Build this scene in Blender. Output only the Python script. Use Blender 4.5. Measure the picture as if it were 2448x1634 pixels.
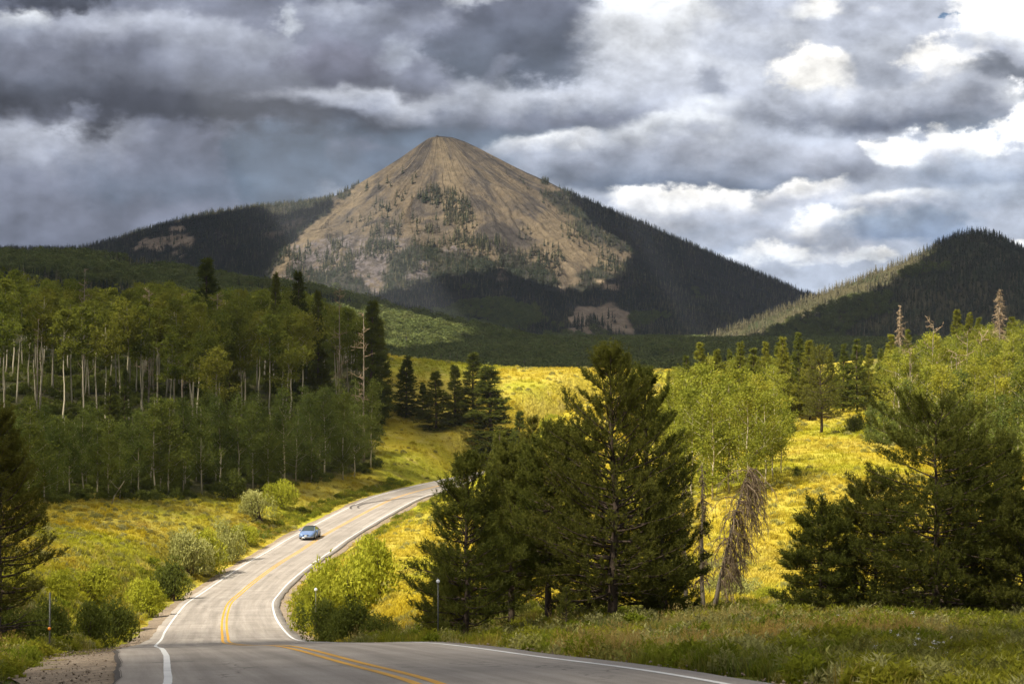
import bpy, math, random
import numpy as np

for _o in list(bpy.data.objects):
    bpy.data.objects.remove(_o)
SC = bpy.context.scene
COL = SC.collection
rng = np.random.default_rng(7)
random.seed(7)

# ------------------------------------------------------------------ camera
F = 4568.0                      # focal length in photograph pixels (2448 wide)
HORIZON = 960.0
PITCH = math.atan((HORIZON - 817.0) / F)
cam_d = bpy.data.cameras.new('camera')
cam_d.sensor_width = 36.0
cam_d.lens = 36.0 * F / 2448.0
cam_d.clip_start = 0.5
cam_d.clip_end = 60000.0
cam = bpy.data.objects.new('camera', cam_d)
COL.objects.link(cam)
cam.location = (0, 0, 0)
cam.rotation_euler = (math.pi / 2 + PITCH, 0, 0)
SC.camera = cam

# ------------------------------------------------------------------ sun
SUN_EL = math.radians(50)
SUN_H = np.array([-0.74, -0.67]); SUN_H /= np.linalg.norm(SUN_H)
SUN = np.array([SUN_H[0] * math.cos(SUN_EL), SUN_H[1] * math.cos(SUN_EL), math.sin(SUN_EL)])
sun_d = bpy.data.lights.new('sun', 'SUN')
sun_d.energy = 5.0
sun_d.angle = math.radians(0.53)
sun_d.color = (1.0, 0.93, 0.80)
sun = bpy.data.objects.new('sun', sun_d)
COL.objects.link(sun)
from mathutils import Vector
sun.rotation_euler = Vector(SUN.tolist()).to_track_quat('Z', 'Y').to_euler()
sun.location = (0, 0, 50)

SC.view_settings.view_transform = 'Standard'
SC.view_settings.look = 'None'
SC.view_settings.exposure = 0.85
SC.view_settings.gamma = 1.0
SC.view_settings.use_curve_mapping = False
cy = SC.cycles
cy.max_bounces = 6
cy.diffuse_bounces = 3
cy.glossy_bounces = 2
cy.transmission_bounces = 4
cy.transparent_max_bounces = 8
cy.volume_bounces = 0
cy.caustics_reflective = False
cy.caustics_refractive = False
cy.use_denoising = True

# ------------------------------------------------------------------ node helpers
class NT:
    def __init__(s, tree):
        s.t = tree
    def n(s, typ, **kw):
        nd = s.t.nodes.new(typ)
        for k, v in kw.items():
            setattr(nd, k, v)
        return nd
    def put(s, sock, v):
        if v is None:
            return
        if isinstance(v, bpy.types.NodeSocket):
            s.t.links.new(v, sock)
        else:
            sock.default_value = v
    def math(s, op, a, b=None, c=None, clamp=False):
        nd = s.n('ShaderNodeMath', operation=op, use_clamp=clamp)
        s.put(nd.inputs[0], a); s.put(nd.inputs[1], b); s.put(nd.inputs[2], c)
        return nd.outputs[0]
    def vec(s, op, a, b=None):
        nd = s.n('ShaderNodeVectorMath', operation=op)
        s.put(nd.inputs[0], a)
        if b is not None:
            if op == 'SCALE':
                s.put(nd.inputs['Scale'], b)
            else:
                s.put(nd.inputs[1], b)
        return nd.outputs['Value'] if op in ('LENGTH', 'DOT_PRODUCT', 'DISTANCE') else nd.outputs['Vector']
    def noise(s, vec, scale, detail=4, rough=0.5, dist=0.0, color=False):
        nd = s.n('ShaderNodeTexNoise')
        s.put(nd.inputs['Vector'], vec)
        nd.inputs['Scale'].default_value = scale
        nd.inputs['Detail'].default_value = detail
        nd.inputs['Roughness'].default_value = rough
        nd.inputs['Distortion'].default_value = dist
        return nd.outputs['Color'] if color else nd.outputs[0]
    def rng(s, v, a, b, c=0.0, d=1.0, smooth=True):
        nd = s.n('ShaderNodeMapRange', interpolation_type='SMOOTHSTEP' if smooth else 'LINEAR')
        s.put(nd.inputs[0], v)
        for i, q in enumerate((a, b, c, d)):
            nd.inputs[1 + i].default_value = q
        return nd.outputs[0]
    def mix(s, f, a, b, mode='MIX'):
        nd = s.n('ShaderNodeMix', data_type='RGBA', blend_type=mode)
        s.put(nd.inputs[0], f)
        for i, v in ((6, a), (7, b)):
            if not isinstance(v, bpy.types.NodeSocket):
                v = tuple(v) + (1.0,) if len(v) == 3 else v
            s.put(nd.inputs[i], v)
        return nd.outputs[2]
    def comb(s, x, y, z):
        nd = s.n('ShaderNodeCombineXYZ')
        s.put(nd.inputs[0], x); s.put(nd.inputs[1], y); s.put(nd.inputs[2], z)
        return nd.outputs[0]
    def sep(s, v):
        nd = s.n('ShaderNodeSeparateXYZ')
        s.put(nd.inputs[0], v)
        return nd.outputs

# ------------------------------------------------------------------ sky: Nishita behind broken storm cloud
W = bpy.data.worlds.new('World')
SC.world = W
W.use_nodes = True
W.node_tree.nodes.clear()
N = NT(W.node_tree)
SKY_STRENGTH = 0.1
sky = N.n('ShaderNodeTexSky', sky_type='NISHITA')
sky.sun_disc = False
sky.sun_elevation = SUN_EL
sky.sun_rotation = math.atan2(SUN[0], SUN[1])
sky.altitude = 2500
direc = N.n('ShaderNodeTexCoord').outputs['Generated']
dx, dy, dz = N.sep(direc)
az = N.math('ARCTAN2', dx, dy)
el = N.math('ARCSINE', dz)
KP = F / 1000.0                 # sky positions in thousands of photograph pixels round the horizon point
P0 = N.comb(N.math('MULTIPLY', az, KP), N.math('MULTIPLY', el, KP), 0.0)
nv = N.vec('MULTIPLY', direc, (KP, KP, KP * 1.5))
wa = N.vec('SUBTRACT', N.noise(nv, 3.0, 4, 0.5, color=True), (0.5, 0.5, 0.5))
wb = N.vec('SUBTRACT', N.noise(nv, 9.0, 6, 0.62, color=True), (0.5, 0.5, 0.5))
PS = N.vec('ADD', P0, N.vec('ADD', N.vec('MULTIPLY', wa, (0.30, 0.16, 0)), N.vec('MULTIPLY', wb, (0.085, 0.06, 0))))
nz = N.math('SUBTRACT', N.noise(nv, 6.0, 8, 0.63), 0.5)
NZS = N.math('MULTIPLY', nz, 1.5)
NZC = N.math('MULTIPLY', nz, 2.4)
PYN = N.math('MULTIPLY_ADD', nz, 0.10, N.sep(PS)[1])
PC = N.vec('ADD', P0, N.vec('ADD', N.vec('MULTIPLY', wa, (0.20, 0.11, 0)), N.vec('MULTIPLY', wb, (0.15, 0.11, 0))))

n1 = N.noise(nv, 2.0, 6, 0.55)
base = N.mix(N.rng(n1, 0.36, 0.64), (0.16, 0.175, 0.235), (0.46, 0.48, 0.56))
gap = N.rng(N.noise(nv, 1.3, 5, 0.5), 0.62, 0.70)
skyc = N.vec('SCALE', sky.outputs[0], SKY_STRENGTH)
base = N.mix(gap, base, skyc)
# cloud banks, far to near: centre x, y, radius x, y (photograph pixels), top colour, base colour, edge softness, opacity, ragged edge
_W, _w, _l, _m, _g, _d, _k, _s, _b = (1.0, .985, .94), (.74, .76, .79), (.52, .54, .62), (.34, .36, .44), (.215, .228, .30), (.135, .15, .20), (.080, .085, .11), (.125, .162, .232), (.25, .31, .44)
BANKS = [
 (480, 350, 1150, 720, _g, _g, .5, 1, 0), (1980, 350, 880, 640, _l, (.42, .46, .56), .4, 1, 0),
 (150, 520, 560, 130, (.25, .265, .345), (.165, .18, .245), .7, .9, 0), (140, 372, 300, 100, (.58, .60, .68), (.19, .205, .275), .8, .97, 0), (480, 420, 330, 95, (.24, .25, .325), _s, .8, .8, 0),
 (640, 430, 105, 125, _s, (.115, .15, .21), .35, .85, 0), (930, 420, 360, 115, _s, (.15, .19, .27), .6, .85, 0), (860, 462, 190, 26, (.42, .45, .54), _m, .9, .75, 0),
 (470, 180, 680, 150, (.30, .315, .39), (.062, .066, .09), .45, .97, 0), (930, 285, 360, 62, _d, _s, .7, .85, 0), (580, 268, 470, 52, (.085, .09, .12), (.06, .064, .088), .7, .85, 0),
 (300, 80, 300, 80, (.56, .58, .66), (.20, .21, .275), .8, .9, 0), (520, 120, 200, 80, (.42, .44, .52), _g, .8, .8, 0), (120, 195, 160, 60, (.26, .27, .34), _d, .8, .7, 0),
 (165, -4, 210, 60, _d, _k, .5, .95, 1), (32, 66, 84, 38, _w, _m, .8, .85, 1), (180, 280, 40, 24, _m, _g, .9, .6, 1),
 (655, 50, 30, 40, (.66, .69, .73), _m, .9, .75, 1), (770, 18, 150, 34, _l, _m, .8, .75, 0),
 (785, 145, 140, 95, (.24, .24, .31), (.125, .13, .175), .5, .95, 1), (890, 55, 230, 62, _m, _g, .7, .8, 0), (950, 122, 75, 55, (.46, .49, .56), _m, .9, .75, 1), (1110, 150, 100, 75, _m, _g, .7, .8, 0),
 (1250, 60, 235, 145, (.22, .23, .30), (.125, .145, .195), .4, .97, 1), (1110, 4, 80, 24, _w, _l, .8, .75, 1), (1190, 150, 40, 40, _m, _g, .9, .6, 1),
 (900, 236, 350, 40, (.64, .66, .73), _m, .8, .95, 0), (1310, 225, 320, 62, (.62, .64, .71), (.20, .22, .29), .7, .9, 0), (1120, 318, 340, 48, _s, (.15, .19, .265), .7, .9, 0), (1400, 292, 310, 40, _g, (.15, .17, .235), .7, .85, 0),
 (1560, 80, 210, 180, (.95, .96, .96), (.55, .57, .64), .7, .92, 0), (1720, 210, 270, 110, (.62, .64, .70), (.40, .42, .50), .7, .8, 0), (1860, 90, 220, 62, (.60, .62, .68), (.38, .40, .47), .7, .8, 0), (1985, 18, 120, 42, _W, _w, .7, .95, 1),
 (1955, 168, 105, 66, _W, (.80, .79, .75), .45, .97, 1), (2125, 160, 115, 82, (.52, .54, .60), (.33, .35, .42), .7, .92, 0), (2225, 168, 90, 66, _W, (.72, .72, .72), .5, .95, 1), (2430, 60, 170, 105, (1.2, 1.2, 1.2), _W, .6, 1, 1),
 (2400, 150, 140, 44, _w, _m, .7, .85, 0), (2400, 208, 140, 28, (.20, .215, .26), (.14, .155, .20), .6, .95, 0), (2270, 240, 140, 25, (.27, .285, .34), (.20, .215, .27), .7, .85, 0), (2262, 66, 15, 10, (.12, .22, .40), (.12, .22, .40), .7, .9, 1), (1700, 195, 56, 46, _m, (.26, .28, .35), .8, .75, 1),
 (2380, 255, 120, 28, _w, _l, .7, .8, 0), (2060, 262, 310, 66, (.56, .58, .65), (.165, .185, .255), .6, .95, 0), (2340, 302, 150, 42, _m, _s, .7, .9, 0), (1680, 280, 130, 55, _w, _l, .8, .75, 0),
 (1340, 352, 190, 40, (.80, .81, .83), (.36, .385, .47), .6, .95, 0), (1610, 330, 200, 50, (.74, .76, .79), _m, .6, .9, 0), (1480, 425, 270, 62, _m, (.14, .175, .255), .7, .9, 0), (1760, 398, 340, 84, (.44, .46, .54), (.16, .195, .28), .55, .95, 0), (2010, 395, 260, 62, _l, _m, .7, .8, 0),
 (2152, 386, 70, 52, (1.12, 1.12, 1.1), _w, .5, 1, 1), (2082, 366, 34, 26, _W, _w, .6, .95, 1), (2332, 362, 90, 40, (1.1, 1.1, 1.08), _w, .5, .97, 1), (2445, 300, 60, 76, (1.15, 1.15, 1.15), _w, .5, .97, 1), (2240, 366, 44, 46, _W, _l, .6, .9, 1), (2400, 330, 50, 30, _W, _w, .6, .8, 1),
 (2320, 440, 220, 60, (.48, .52, .62), (.27, .32, .44), .7, .8, 0), (1610, 502, 165, 54, _W, (.52, .54, .60), .5, .97, 1), (1900, 470, 125, 36, _W, _l, .6, .92, 1), (1760, 545, 230, 50, _l, (.36, .40, .50), .7, .85, 0),
 (1962, 566, 120, 62, (.92, .92, .90), _l, .5, .92, 1), (2110, 506, 165, 27, (.92, .92, .90), _l, .7, .9, 0), (2140, 566, 175, 44, (.32, .38, .50), (.22, .28, .42), .6, .9, 0), (1800, 592, 190, 40, _l, (.36, .41, .53), .7, .8, 0), (1840, 614, 115, 30, _W, _w, .7, .85, 1), (2070, 632, 90, 17, _W, _w, .7, .85, 1), (2446, 612, 60, 16, _W, _w, .7, .85, 1),
 (2330, 505, 200, 40, (.55, .60, .70), (.32, .37, .50), .8, .6, 0),
]
colr = base
for (bx, by, brx, bry, bt, bb, bs, bo, cr) in BANKS:
    a_ = math.atan((bx - 1224) / F) * KP
    e_ = math.atan((HORIZON - by) / F) * KP
    sx_, sy_ = 1000.0 / brx, 1000.0 / bry
    nd = N.n('ShaderNodeVectorMath', operation='MULTIPLY_ADD')
    N.put(nd.inputs[0], PC if cr else PS); nd.inputs[1].default_value = (sx_, sy_, 0); nd.inputs[2].default_value = (-a_ * sx_, -e_ * sy_, 0)
    f_ = N.rng(N.math('ADD', N.vec('LENGTH', nd.outputs[0]), NZC if cr else NZS), 1.15, 1.15 - bs * 1.1, 0.0, bo)
    colr = N.mix(f_, colr, N.mix(N.math('MULTIPLY_ADD', PYN, sy_ / 1.3, 0.5 - e_ * sy_ / 1.3), bb, bt))
# billow relief: brighter towards the light, darker below
off = N.vec('ADD', nv, (-0.03, 0, 0.06))
ra = N.noise(nv, 4.2, 7, 0.58)
rb = N.noise(off, 4.2, 7, 0.58)
rel = N.math('MULTIPLY_ADD', N.math('SUBTRACT', ra, rb), 1.7, 1.0)
colr = N.vec('SCALE', colr, rel)
gm = N.n('ShaderNodeGamma'); N.put(gm.inputs[0], colr); gm.inputs[1].default_value = 1.32
hs = N.n('ShaderNodeHueSaturation'); hs.inputs['Saturation'].default_value = 0.90; hs.inputs['Hue'].default_value = 0.488; N.put(hs.inputs['Color'], gm.outputs[0])
colr = N.vec('SCALE', hs.outputs[0], 1.20)
# nothing shines from below the horizon but dim ground haze
colr = N.mix(N.rng(el, -0.06, -0.01), (0.06, 0.065, 0.05), colr)
bg = N.n('ShaderNodeBackground')
N.put(bg.inputs[0], N.vec('SCALE', colr, 1.0 / SKY_STRENGTH))
bg.inputs[1].default_value = SKY_STRENGTH * 0.71
N.put(N.n('ShaderNodeOutputWorld').inputs[0], bg.outputs[0])
W.cycles.sampling_method = 'NONE'

# ------------------------------------------------------------------ mesh helpers
def mesh_np(name, V, faces, mats=(), midx=None, smooth=False, attrs=None):
    """faces: list of integer arrays (n,k) with any k"""
    me = bpy.data.meshes.new(name)
    V = np.asarray(V, dtype=np.float32)
    me.vertices.add(len(V))
    me.vertices.foreach_set('co', V.ravel())
    fl = [np.asarray(f, dtype=np.int32) for f in faces if len(f)]
    loops = np.concatenate([f.ravel() for f in fl])
    tot = np.concatenate([np.full(len(f), f.shape[1], dtype=np.int32) for f in fl])
    start = np.concatenate(([0], np.cumsum(tot)[:-1])).astype(np.int32)
    me.loops.add(len(loops))
    me.loops.foreach_set('vertex_index', loops)
    me.polygons.add(len(tot))
    me.polygons.foreach_set('loop_start', start)
    me.polygons.foreach_set('loop_total', tot)
    for m in mats:
        me.materials.append(m)
    if midx is not None:
        me.polygons.foreach_set('material_index', np.asarray(midx, dtype=np.int32))
    if smooth:
        me.polygons.foreach_set('use_smooth', np.ones(len(tot), dtype=bool))
    for k, v in (attrs or {}).items():
        v = np.asarray(v, dtype=np.float32)
        if v.ndim == 1:
            a = me.attributes.new(k, 'FLOAT', 'POINT'); a.data.foreach_set('value', v)
        else:
            a = me.attributes.new(k, 'FLOAT_VECTOR', 'POINT'); a.data.foreach_set('vector', v.ravel())
    me.update(calc_edges=True)
    return me

class MB:
    """collects quads/triangles"""
    def __init__(s):
        s.V = []; s.Q = []; s.T = []; s.n = 0; s.A = []
    def add(s, V, Q=None, T=None, a=0.0):
        V = np.asarray(V, dtype=float)
        s.V.append(V)
        if Q is not None and len(Q): s.Q.append(np.asarray(Q) + s.n)
        if T is not None and len(T): s.T.append(np.asarray(T) + s.n)
        s.A.append(np.broadcast_to(np.asarray(a, dtype=float), (len(V),)))
        s.n += len(V)
    def box(s, c, d, rz=0.0):
        c = np.array(c, float); d = np.array(d, float) / 2
        k = np.array([(-1,-1,-1),(1,-1,-1),(1,1,-1),(-1,1,-1),(-1,-1,1),(1,-1,1),(1,1,1),(-1,1,1)], float) * d
        if rz:
            co, si = math.cos(rz), math.sin(rz)
            k = np.stack([k[:,0]*co-k[:,1]*si, k[:,0]*si+k[:,1]*co, k[:,2]], 1)
        s.add(k + c, [(0,3,2,1),(4,5,6,7),(0,1,5,4),(1,2,6,5),(2,3,7,6),(3,0,4,7)])
    def tube(s, pts, rad, sides=6, a=0.0, cap=True):
        pts = np.asarray(pts, float); n = len(pts)
        rad = np.broadcast_to(np.asarray(rad, float), (n,))
        tan = np.gradient(pts, axis=0)
        tan /= np.linalg.norm(tan, axis=1)[:, None] + 1e-9
        ref = np.where(np.abs(tan[:, 2:3]) > 0.9, np.array([[1.0, 0, 0]]), np.array([[0, 0, 1.0]]))
        u = np.cross(tan, ref); u /= np.linalg.norm(u, axis=1)[:, None] + 1e-9
        v = np.cross(tan, u)
        th = np.arange(sides) * 2 * math.pi / sides
        ring = (u[:, None] * np.cos(th)[None, :, None] + v[:, None] * np.sin(th)[None, :, None]) * rad[:, None, None]
        V = (pts[:, None] + ring).reshape(-1, 3)
        i = np.arange(n - 1)[:, None] * sides; j = np.arange(sides)[None]
        j2 = (j + 1) % sides
        Q = np.stack([i + j, i + j2, i + sides + j2, i + sides + j], -1).reshape(-1, 4)
        T = None
        if cap:
            V = np.vstack([V, pts[:1], pts[-1:]])
            b = n * sides
            jj = np.arange(sides); kk = (jj + 1) % sides
            T = np.vstack([np.stack([kk, jj, np.full(sides, b)], 1), np.stack([(n-1)*sides + jj, (n-1)*sides + kk, np.full(sides, b + 1)], 1)])
        s.add(V, Q, T, a)
    def mesh(s, name, mats=(), smooth=False, var=False):
        V = np.vstack(s.V)
        f = []
        if s.Q: f.append(np.vstack(s.Q))
        if s.T: f.append(np.vstack(s.T))
        return mesh_np(name, V, f, mats, smooth=smooth, attrs={'var': np.concatenate(s.A)} if var else None)

def obj(name, me, parent=None, loc=None):
    o = bpy.data.objects.new(name, me)
    COL.objects.link(o)
    if parent is not None: o.parent = parent
    if loc is not None: o.location = loc
    return o
def tag(o, label=None, cat=None, group=None, kind=None):
    if label: o['label'] = label
    if cat: o['category'] = cat
    if group: o['group'] = group
    if kind: o['kind'] = kind
    return o
def empty(name, loc, rz=0.0, sc=(1, 1, 1)):
    o = bpy.data.objects.new(name, None)
    COL.objects.link(o)
    o.empty_display_size = 0.3
    o.location = loc; o.rotation_euler = (0, 0, rz); o.scale = sc
    return o

# ------------------------------------------------------------------ numpy noise
def _hash(i, j, s):
    h = np.sin(i * 127.1 + j * 311.7 + s * 74.7) * 43758.5453
    return h - np.floor(h)
def vnoise(x, y, s=0):
    i = np.floor(x); j = np.floor(y); f = x - i; g = y - j
    f = f * f * (3 - 2 * f); g = g * g * (3 - 2 * g)
    a = _hash(i, j, s); b = _hash(i + 1, j, s); c = _hash(i, j + 1, s); d = _hash(i + 1, j + 1, s)
    return a + (b - a) * f + (c - a) * g + (a - b - c + d) * f * g
def fbm(x, y, o=4, s=0, r=0.5):
    x = np.asarray(x, float); y = np.asarray(y, float)
    t = 0; a = 1.0; w = 0.0
    for k in range(o):
        t = t + a * vnoise(x * 2 ** k + 17.3 * k, y * 2 ** k - 9.1 * k, s + k)
        w += a; a *= r
    return t / w - 0.5
def sstep(a, b, x):
    t = np.clip((x - a) / (b - a), 0, 1)
    return t * t * (3 - 2 * t)

# ------------------------------------------------------------------ photograph pixel + distance <-> place
CT, ST = math.cos(PITCH), math.sin(PITCH)
def at(px, py, d):
    a = (px - 1224.0) / F; b = (817.0 - py) / F
    yy = CT - b * ST; zz = ST + b * CT
    return np.array([a / yy * d, d, zz / yy * d])
def proj(x, y, z):
    dep = y * CT + z * ST; up = -y * ST + z * CT
    return 1224 + F * x / dep, 817 - F * up / dep
def slope_of(py):
    b = (817.0 - py) / F
    return (ST + b * CT) / (CT - b * ST)

# ------------------------------------------------------------------ road centre line
ROADP = [ # x, y, z of the yellow line
 (1.4, -8, -0.3), (0.9, 4, -1.45), (0.1, 14, -2.5), (-0.95, 23.7, -3.5), (-2.75, 33, -4.48), (-5.4, 46, -5.85), (-8.2, 60, -7.60), (-10.9, 75, -9.45), (-13.4, 90, -11.24),
 (-15.4, 103, -12.58), (-18.0, 120, -13.9), (-20.3, 136, -15.0), (-22.5, 153, -16.0), (-23.8, 168, -16.75), (-24.7, 184, -17.2), (-24.1, 197, -16.7), (-23.1, 208, -16.2), (-22.2, 219, -15.65),
 (-20.7, 234, -15.0), (-18.4, 249, -14.0), (-16.4, 264, -13.35), (-13.9, 281, -13.1), (-8.5, 305, -12.6), (-1, 330, -11.9), (9, 356, -10.6), (22, 382, -8.6), (40, 405, -5.5), (58, 416, -2.4), (76, 420, 0.3), (98, 420, 2.2), (125, 415, 3.5)]
def catmull(P, step=0.8):
    P = np.array(P, float)
    P = np.vstack([2 * P[0] - P[1], P, 2 * P[-1] - P[-2]])
    out = []
    for i in range(1, len(P) - 2):
        p0, p1, p2, p3 = P[i-1:i+3]
        n = max(2, int(np.linalg.norm(p2 - p1) / step))
        t = (np.arange(n) / n)[:, None]
        out.append(0.5 * (2*p1 + (p2-p0)*t + (2*p0-5*p1+4*p2-p3)*t*t + (3*p1-p0-3*p2+p3)*t**3))
    out.append(P[-2][None])
    R = np.vstack(out)
    k = np.array([1, 2, 3, 4, 3, 2, 1.0]); k /= k.sum()          # ease the bends
    S = R.copy()
    for c in range(3):
        S[3:-3, c] = np.convolve(R[:, c], k, 'valid')
    return S
ROAD = catmull(ROADP)
RT = np.gradient(ROAD[:, :2], axis=0); RT /= np.linalg.norm(RT, axis=1)[:, None]
RN = np.stack([RT[:, 1], -RT[:, 0]], 1)          # to the right of travel
RS = np.concatenate(([0], np.cumsum(np.linalg.norm(np.diff(ROAD, axis=0), axis=1))))
def road_near(x, y):
    """signed offset from the centre line and index of the nearest sample (chunked)"""
    x = np.asarray(x, float).ravel(); y = np.asarray(y, float).ravel()
    off = np.full(len(x), 1e3); idx = np.zeros(len(x), int)
    m = np.where((y < 470) & (y > -30) & (np.abs(x) < 200))[0]
    R = ROAD[::2]
    for c in range(0, len(m), 20000):
        k = m[c:c+20000]
        D = (x[k, None] - R[None, :, 0]) ** 2 + (y[k, None] - R[None, :, 1]) ** 2
        j = D.argmin(1) * 2
        idx[k] = j
        off[k] = (x[k] - ROAD[j, 0]) * RN[j, 0] + (y[k] - ROAD[j, 1]) * RN[j, 1]
        far = np.sqrt(D.min(1))
        off[k] = np.where(np.abs(far) > np.abs(off[k]) + 1.5, np.sign(off[k]) * far, off[k])
    return off, idx

# ------------------------------------------------------------------ terrain: control points (px, py, distance)
TCP = [
 # near, left of the road
 (-600,1640,24),(-600,1560,45),(-600,1430,80),(-600,1300,130),(-600,1200,200),(-600,1000,300),(-600,820,480),(-600,770,650),
 (100,1660,24),(100,1590,36),(100,1520,50),(80,1450,62),(100,1400,82),(100,1315,125),(100,1230,185),
 (330,1640,26),(330,1560,45),(320,1495,65),(300,1410,105),(330,1310,165),(300,1200,215),(300,1185,230),
 (500,1310,185),(500,1215,225),(500,1165,250),(700,1200,250),(700,1140,275),(850,1150,290),(950,1080,320),
 # left wood and the rise behind it
 (100,1010,290),(100,900,370),(100,830,450),(100,790,600),(400,1010,310),(400,900,390),(400,835,480),(400,800,620),(700,980,330),(700,890,400),(700,850,480),(700,838,620),
 (900,960,350),(880,868,395),(880,850,440),
 # right of the road, falling to the valley floor
 (2448,1650,24),(2448,1560,40),(2448,1500,55),(2400,1478,64),(2448,1440,85),(2448,1330,125),(2448,1150,190),(2448,1010,260),(2448,900,330),(2448,850,430),(2448,830,600),
 (3100,1640,24),(3100,1480,60),(3100,1330,125),(3100,1000,260),(3100,850,430),(3100,800,600),
 (1700,1640,24),(1700,1560,37),(1700,1500,54),(1700,1474,72),(1700,1440,90),(1700,1310,135),(1700,1185,180),(1700,1060,245),(1700,960,330),(1700,885,430),
 (2000,1600,30),(2000,1490,58),(2000,1470,72),(1900,1360,115),(1900,1200,160),(1850,1100,210),(1950,1000,290),(2000,940,390),(2030,890,450),(2030,860,560),
 (1300,1555,45),(1300,1496,60),(1300,1470,76),(1300,1430,105),(1200,1340,160),(1250,1210,215),(1300,1080,270),(1350,975,330),(1300,910,390),(1400,882,432),(1250,884,430),(1550,885,432),
 (1060,1520,52),(1060,1490,62),(1000,1450,95),(930,1400,135),(930,1290,195),(1020,1200,250),(1100,1110,310),(1150,960,360),(1080,880,410),(1000,868,410),
 (1400,905,520),(1000,890,520),(1700,905,540),(1400,935,640),(1000,900,640),(1800,900,640),
]
_c = np.array(TCP, float)
_Q = np.stack([_c[:, 0] / 600.0, 2.0 * np.log(_c[:, 2])], 1)
_S = np.array([slope_of(v) for v in _c[:, 1]]) * F
def _tps(r2):
    return 0.5 * r2 * np.log(r2 + 1e-9)
_n = len(_c)
_K = _tps(((_Q[:, None] - _Q[None]) ** 2).sum(-1)) + np.eye(_n) * 0.02
_Pm = np.hstack([np.ones((_n, 1)), _Q])
_A = np.block([[_K, _Pm], [_Pm.T, np.zeros((3, 3))]])
_w = np.linalg.solve(_A, np.concatenate([_S, np.zeros(3)]))
def far_base(d):
    return np.interp(d, [0, 640, 900, 1500, 3000, 6000, 14000], [0, 3, 9, 36, 90, 140, 150])
def ground_raw(x, y):
    x = np.asarray(x, float); y = np.maximum(np.asarray(y, float), 8.0)
    sh = x.shape
    x = x.ravel(); y = y.ravel()
    px = np.clip(1224 + F * x / y, -700, 3200)
    q = np.stack([px / 600.0, 2 * np.log(np.clip(y, 20, 680))], 1)
    s = np.empty(len(x))
    for c in range(0, len(x), 40000):
        k = slice(c, c + 40000)
        r2 = ((q[k, None] - _Q[None]) ** 2).sum(-1)
        s[k] = _tps(r2) @ _w[:_n] + _w[_n] + q[k] @ _w[_n+1:]
    z = s / F * np.clip(y, 20, 680)
    # in front of the first control points follow the road's own grade
    z = np.where(y < 20, z + (20 - y) * 0.10, z)
    b = sstep(520, 760, y)
    z = z * (1 - b) + far_base(y) * b
    z = z + fbm(x / 9.0, y / 9.0, 3, 3) * 0.35 * sstep(20, 80, y) + fbm(x / 45.0, y / 45.0, 3, 5) * 1.3 * sstep(60, 300, y)
    return z.reshape(sh)
PAVE = 3.95
def ground(x, y):
    x = np.asarray(x, float); y = np.asarray(y, float)
    z = ground_raw(x, y)
    off, idx = road_near(x, y)
    off = np.abs(off).reshape(x.shape); zr = ROAD[idx, 2].reshape(x.shape)
    b = sstep(4.8, 11.0, off)
    zc = np.where(off < PAVE + 0.4, zr - 0.22, zr - 0.22 + 0.0 * off) - 0.10 * np.clip(off - 5.2, 0, 2.5)
    return np.where(off < 900, zc * (1 - b) + z * b, z)

# ------------------------------------------------------------------ mountain and hills
def prof(tab, dist):
    t = np.array(tab, float)
    return (t[:, 0] - 1224) / F * dist, np.array([slope_of(v) for v in t[:, 1]]) * dist
MY = 4500.0
MX, MZ = prof([(-900,640),(-300,605),(0,598),(190,595),(250,580),(310,562),(390,538),(450,523),(520,510),(610,495),(700,488),(790,480),(840,458),(880,431),(920,404),(960,376),(1000,346),(1025,330),(1046,325),(1080,328),(1110,338),(1140,352),(1200,383),(1260,413),(1310,433),(1350,455),(1420,488),(1500,520),(1600,563),(1700,606),(1800,648),(1900,690),(2000,730),(2200,770),(2600,790),(3200,800)], MY)
PKX = (1046 - 1224) / F * MY
def mountain_z(x, y):
    R = np.interp(x, MX, MZ)
    peak = MZ.max()
    back = y - MY
    # skyline ridge with its two long shoulders
    sh = np.interp(x, [-2600, -1100, -420, PKX, 300, 900], [0.30, 0.34, 0.44, 0.62, 0.46, 0.33])
    dr = np.abs(back) * sh
    ridge = R - (np.sqrt(dr ** 2 + 18 ** 2) - 18)
    r = np.hypot((x - PKX) * 1.0, back * 0.93)
    ang = np.arctan2(x - PKX, -back)
    rib = (np.abs(fbm(ang * 3.2 + 4, r / 900, 3, 21)) * 2.0 - 0.3)
    cone = peak - np.interp(r, [0, 40, 120, 400, 800, 1300, 1900, 3200], [0, 8, 66, 246, 440, 560, 625, 680])
    cone = cone - rib * 46 * sstep(60, 420, r) * sstep(1700, 900, r)
    k = 26.0
    m = np.maximum(ridge, cone)
    h = np.where(back < 0, m + np.log(np.exp((ridge - m) / k) + np.exp((cone - m) / k)) * k - k * 0.69 * np.exp(-np.abs(ridge - cone) / k), ridge)
    amp = sstep(0, 260, -back) * 1.0
    gul = (0.5 - np.abs(fbm(ang * 13.0 + 2.0 * fbm(x / 120, y / 120, 2, 24), r / 420, 4, 22, 0.6))) * 2 - 0.72
    h = h + gul * 17 * sstep(70, 380, r) * sstep(1500, 1000, r)
    h = h + fbm(x / 16, y / 16, 3, 36, 0.65) * 9 * sstep(300, 620, r) * sstep(-0.1, 0.12, fbm(x / 110, y / 110, 3, 38)) * sstep(0, 90, -back)
    h = h + (fbm(x / 260, y / 260, 5, 31) * 62 + fbm(x / 70, y / 70, 3, 33) * 14) * amp
    h = np.where(back < 0, np.minimum(h, np.maximum(R - 6 + (-back) * 0.02, 0) * (MY + back) / MY + 2), h)
    return h
RHY = 2600.0
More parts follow.
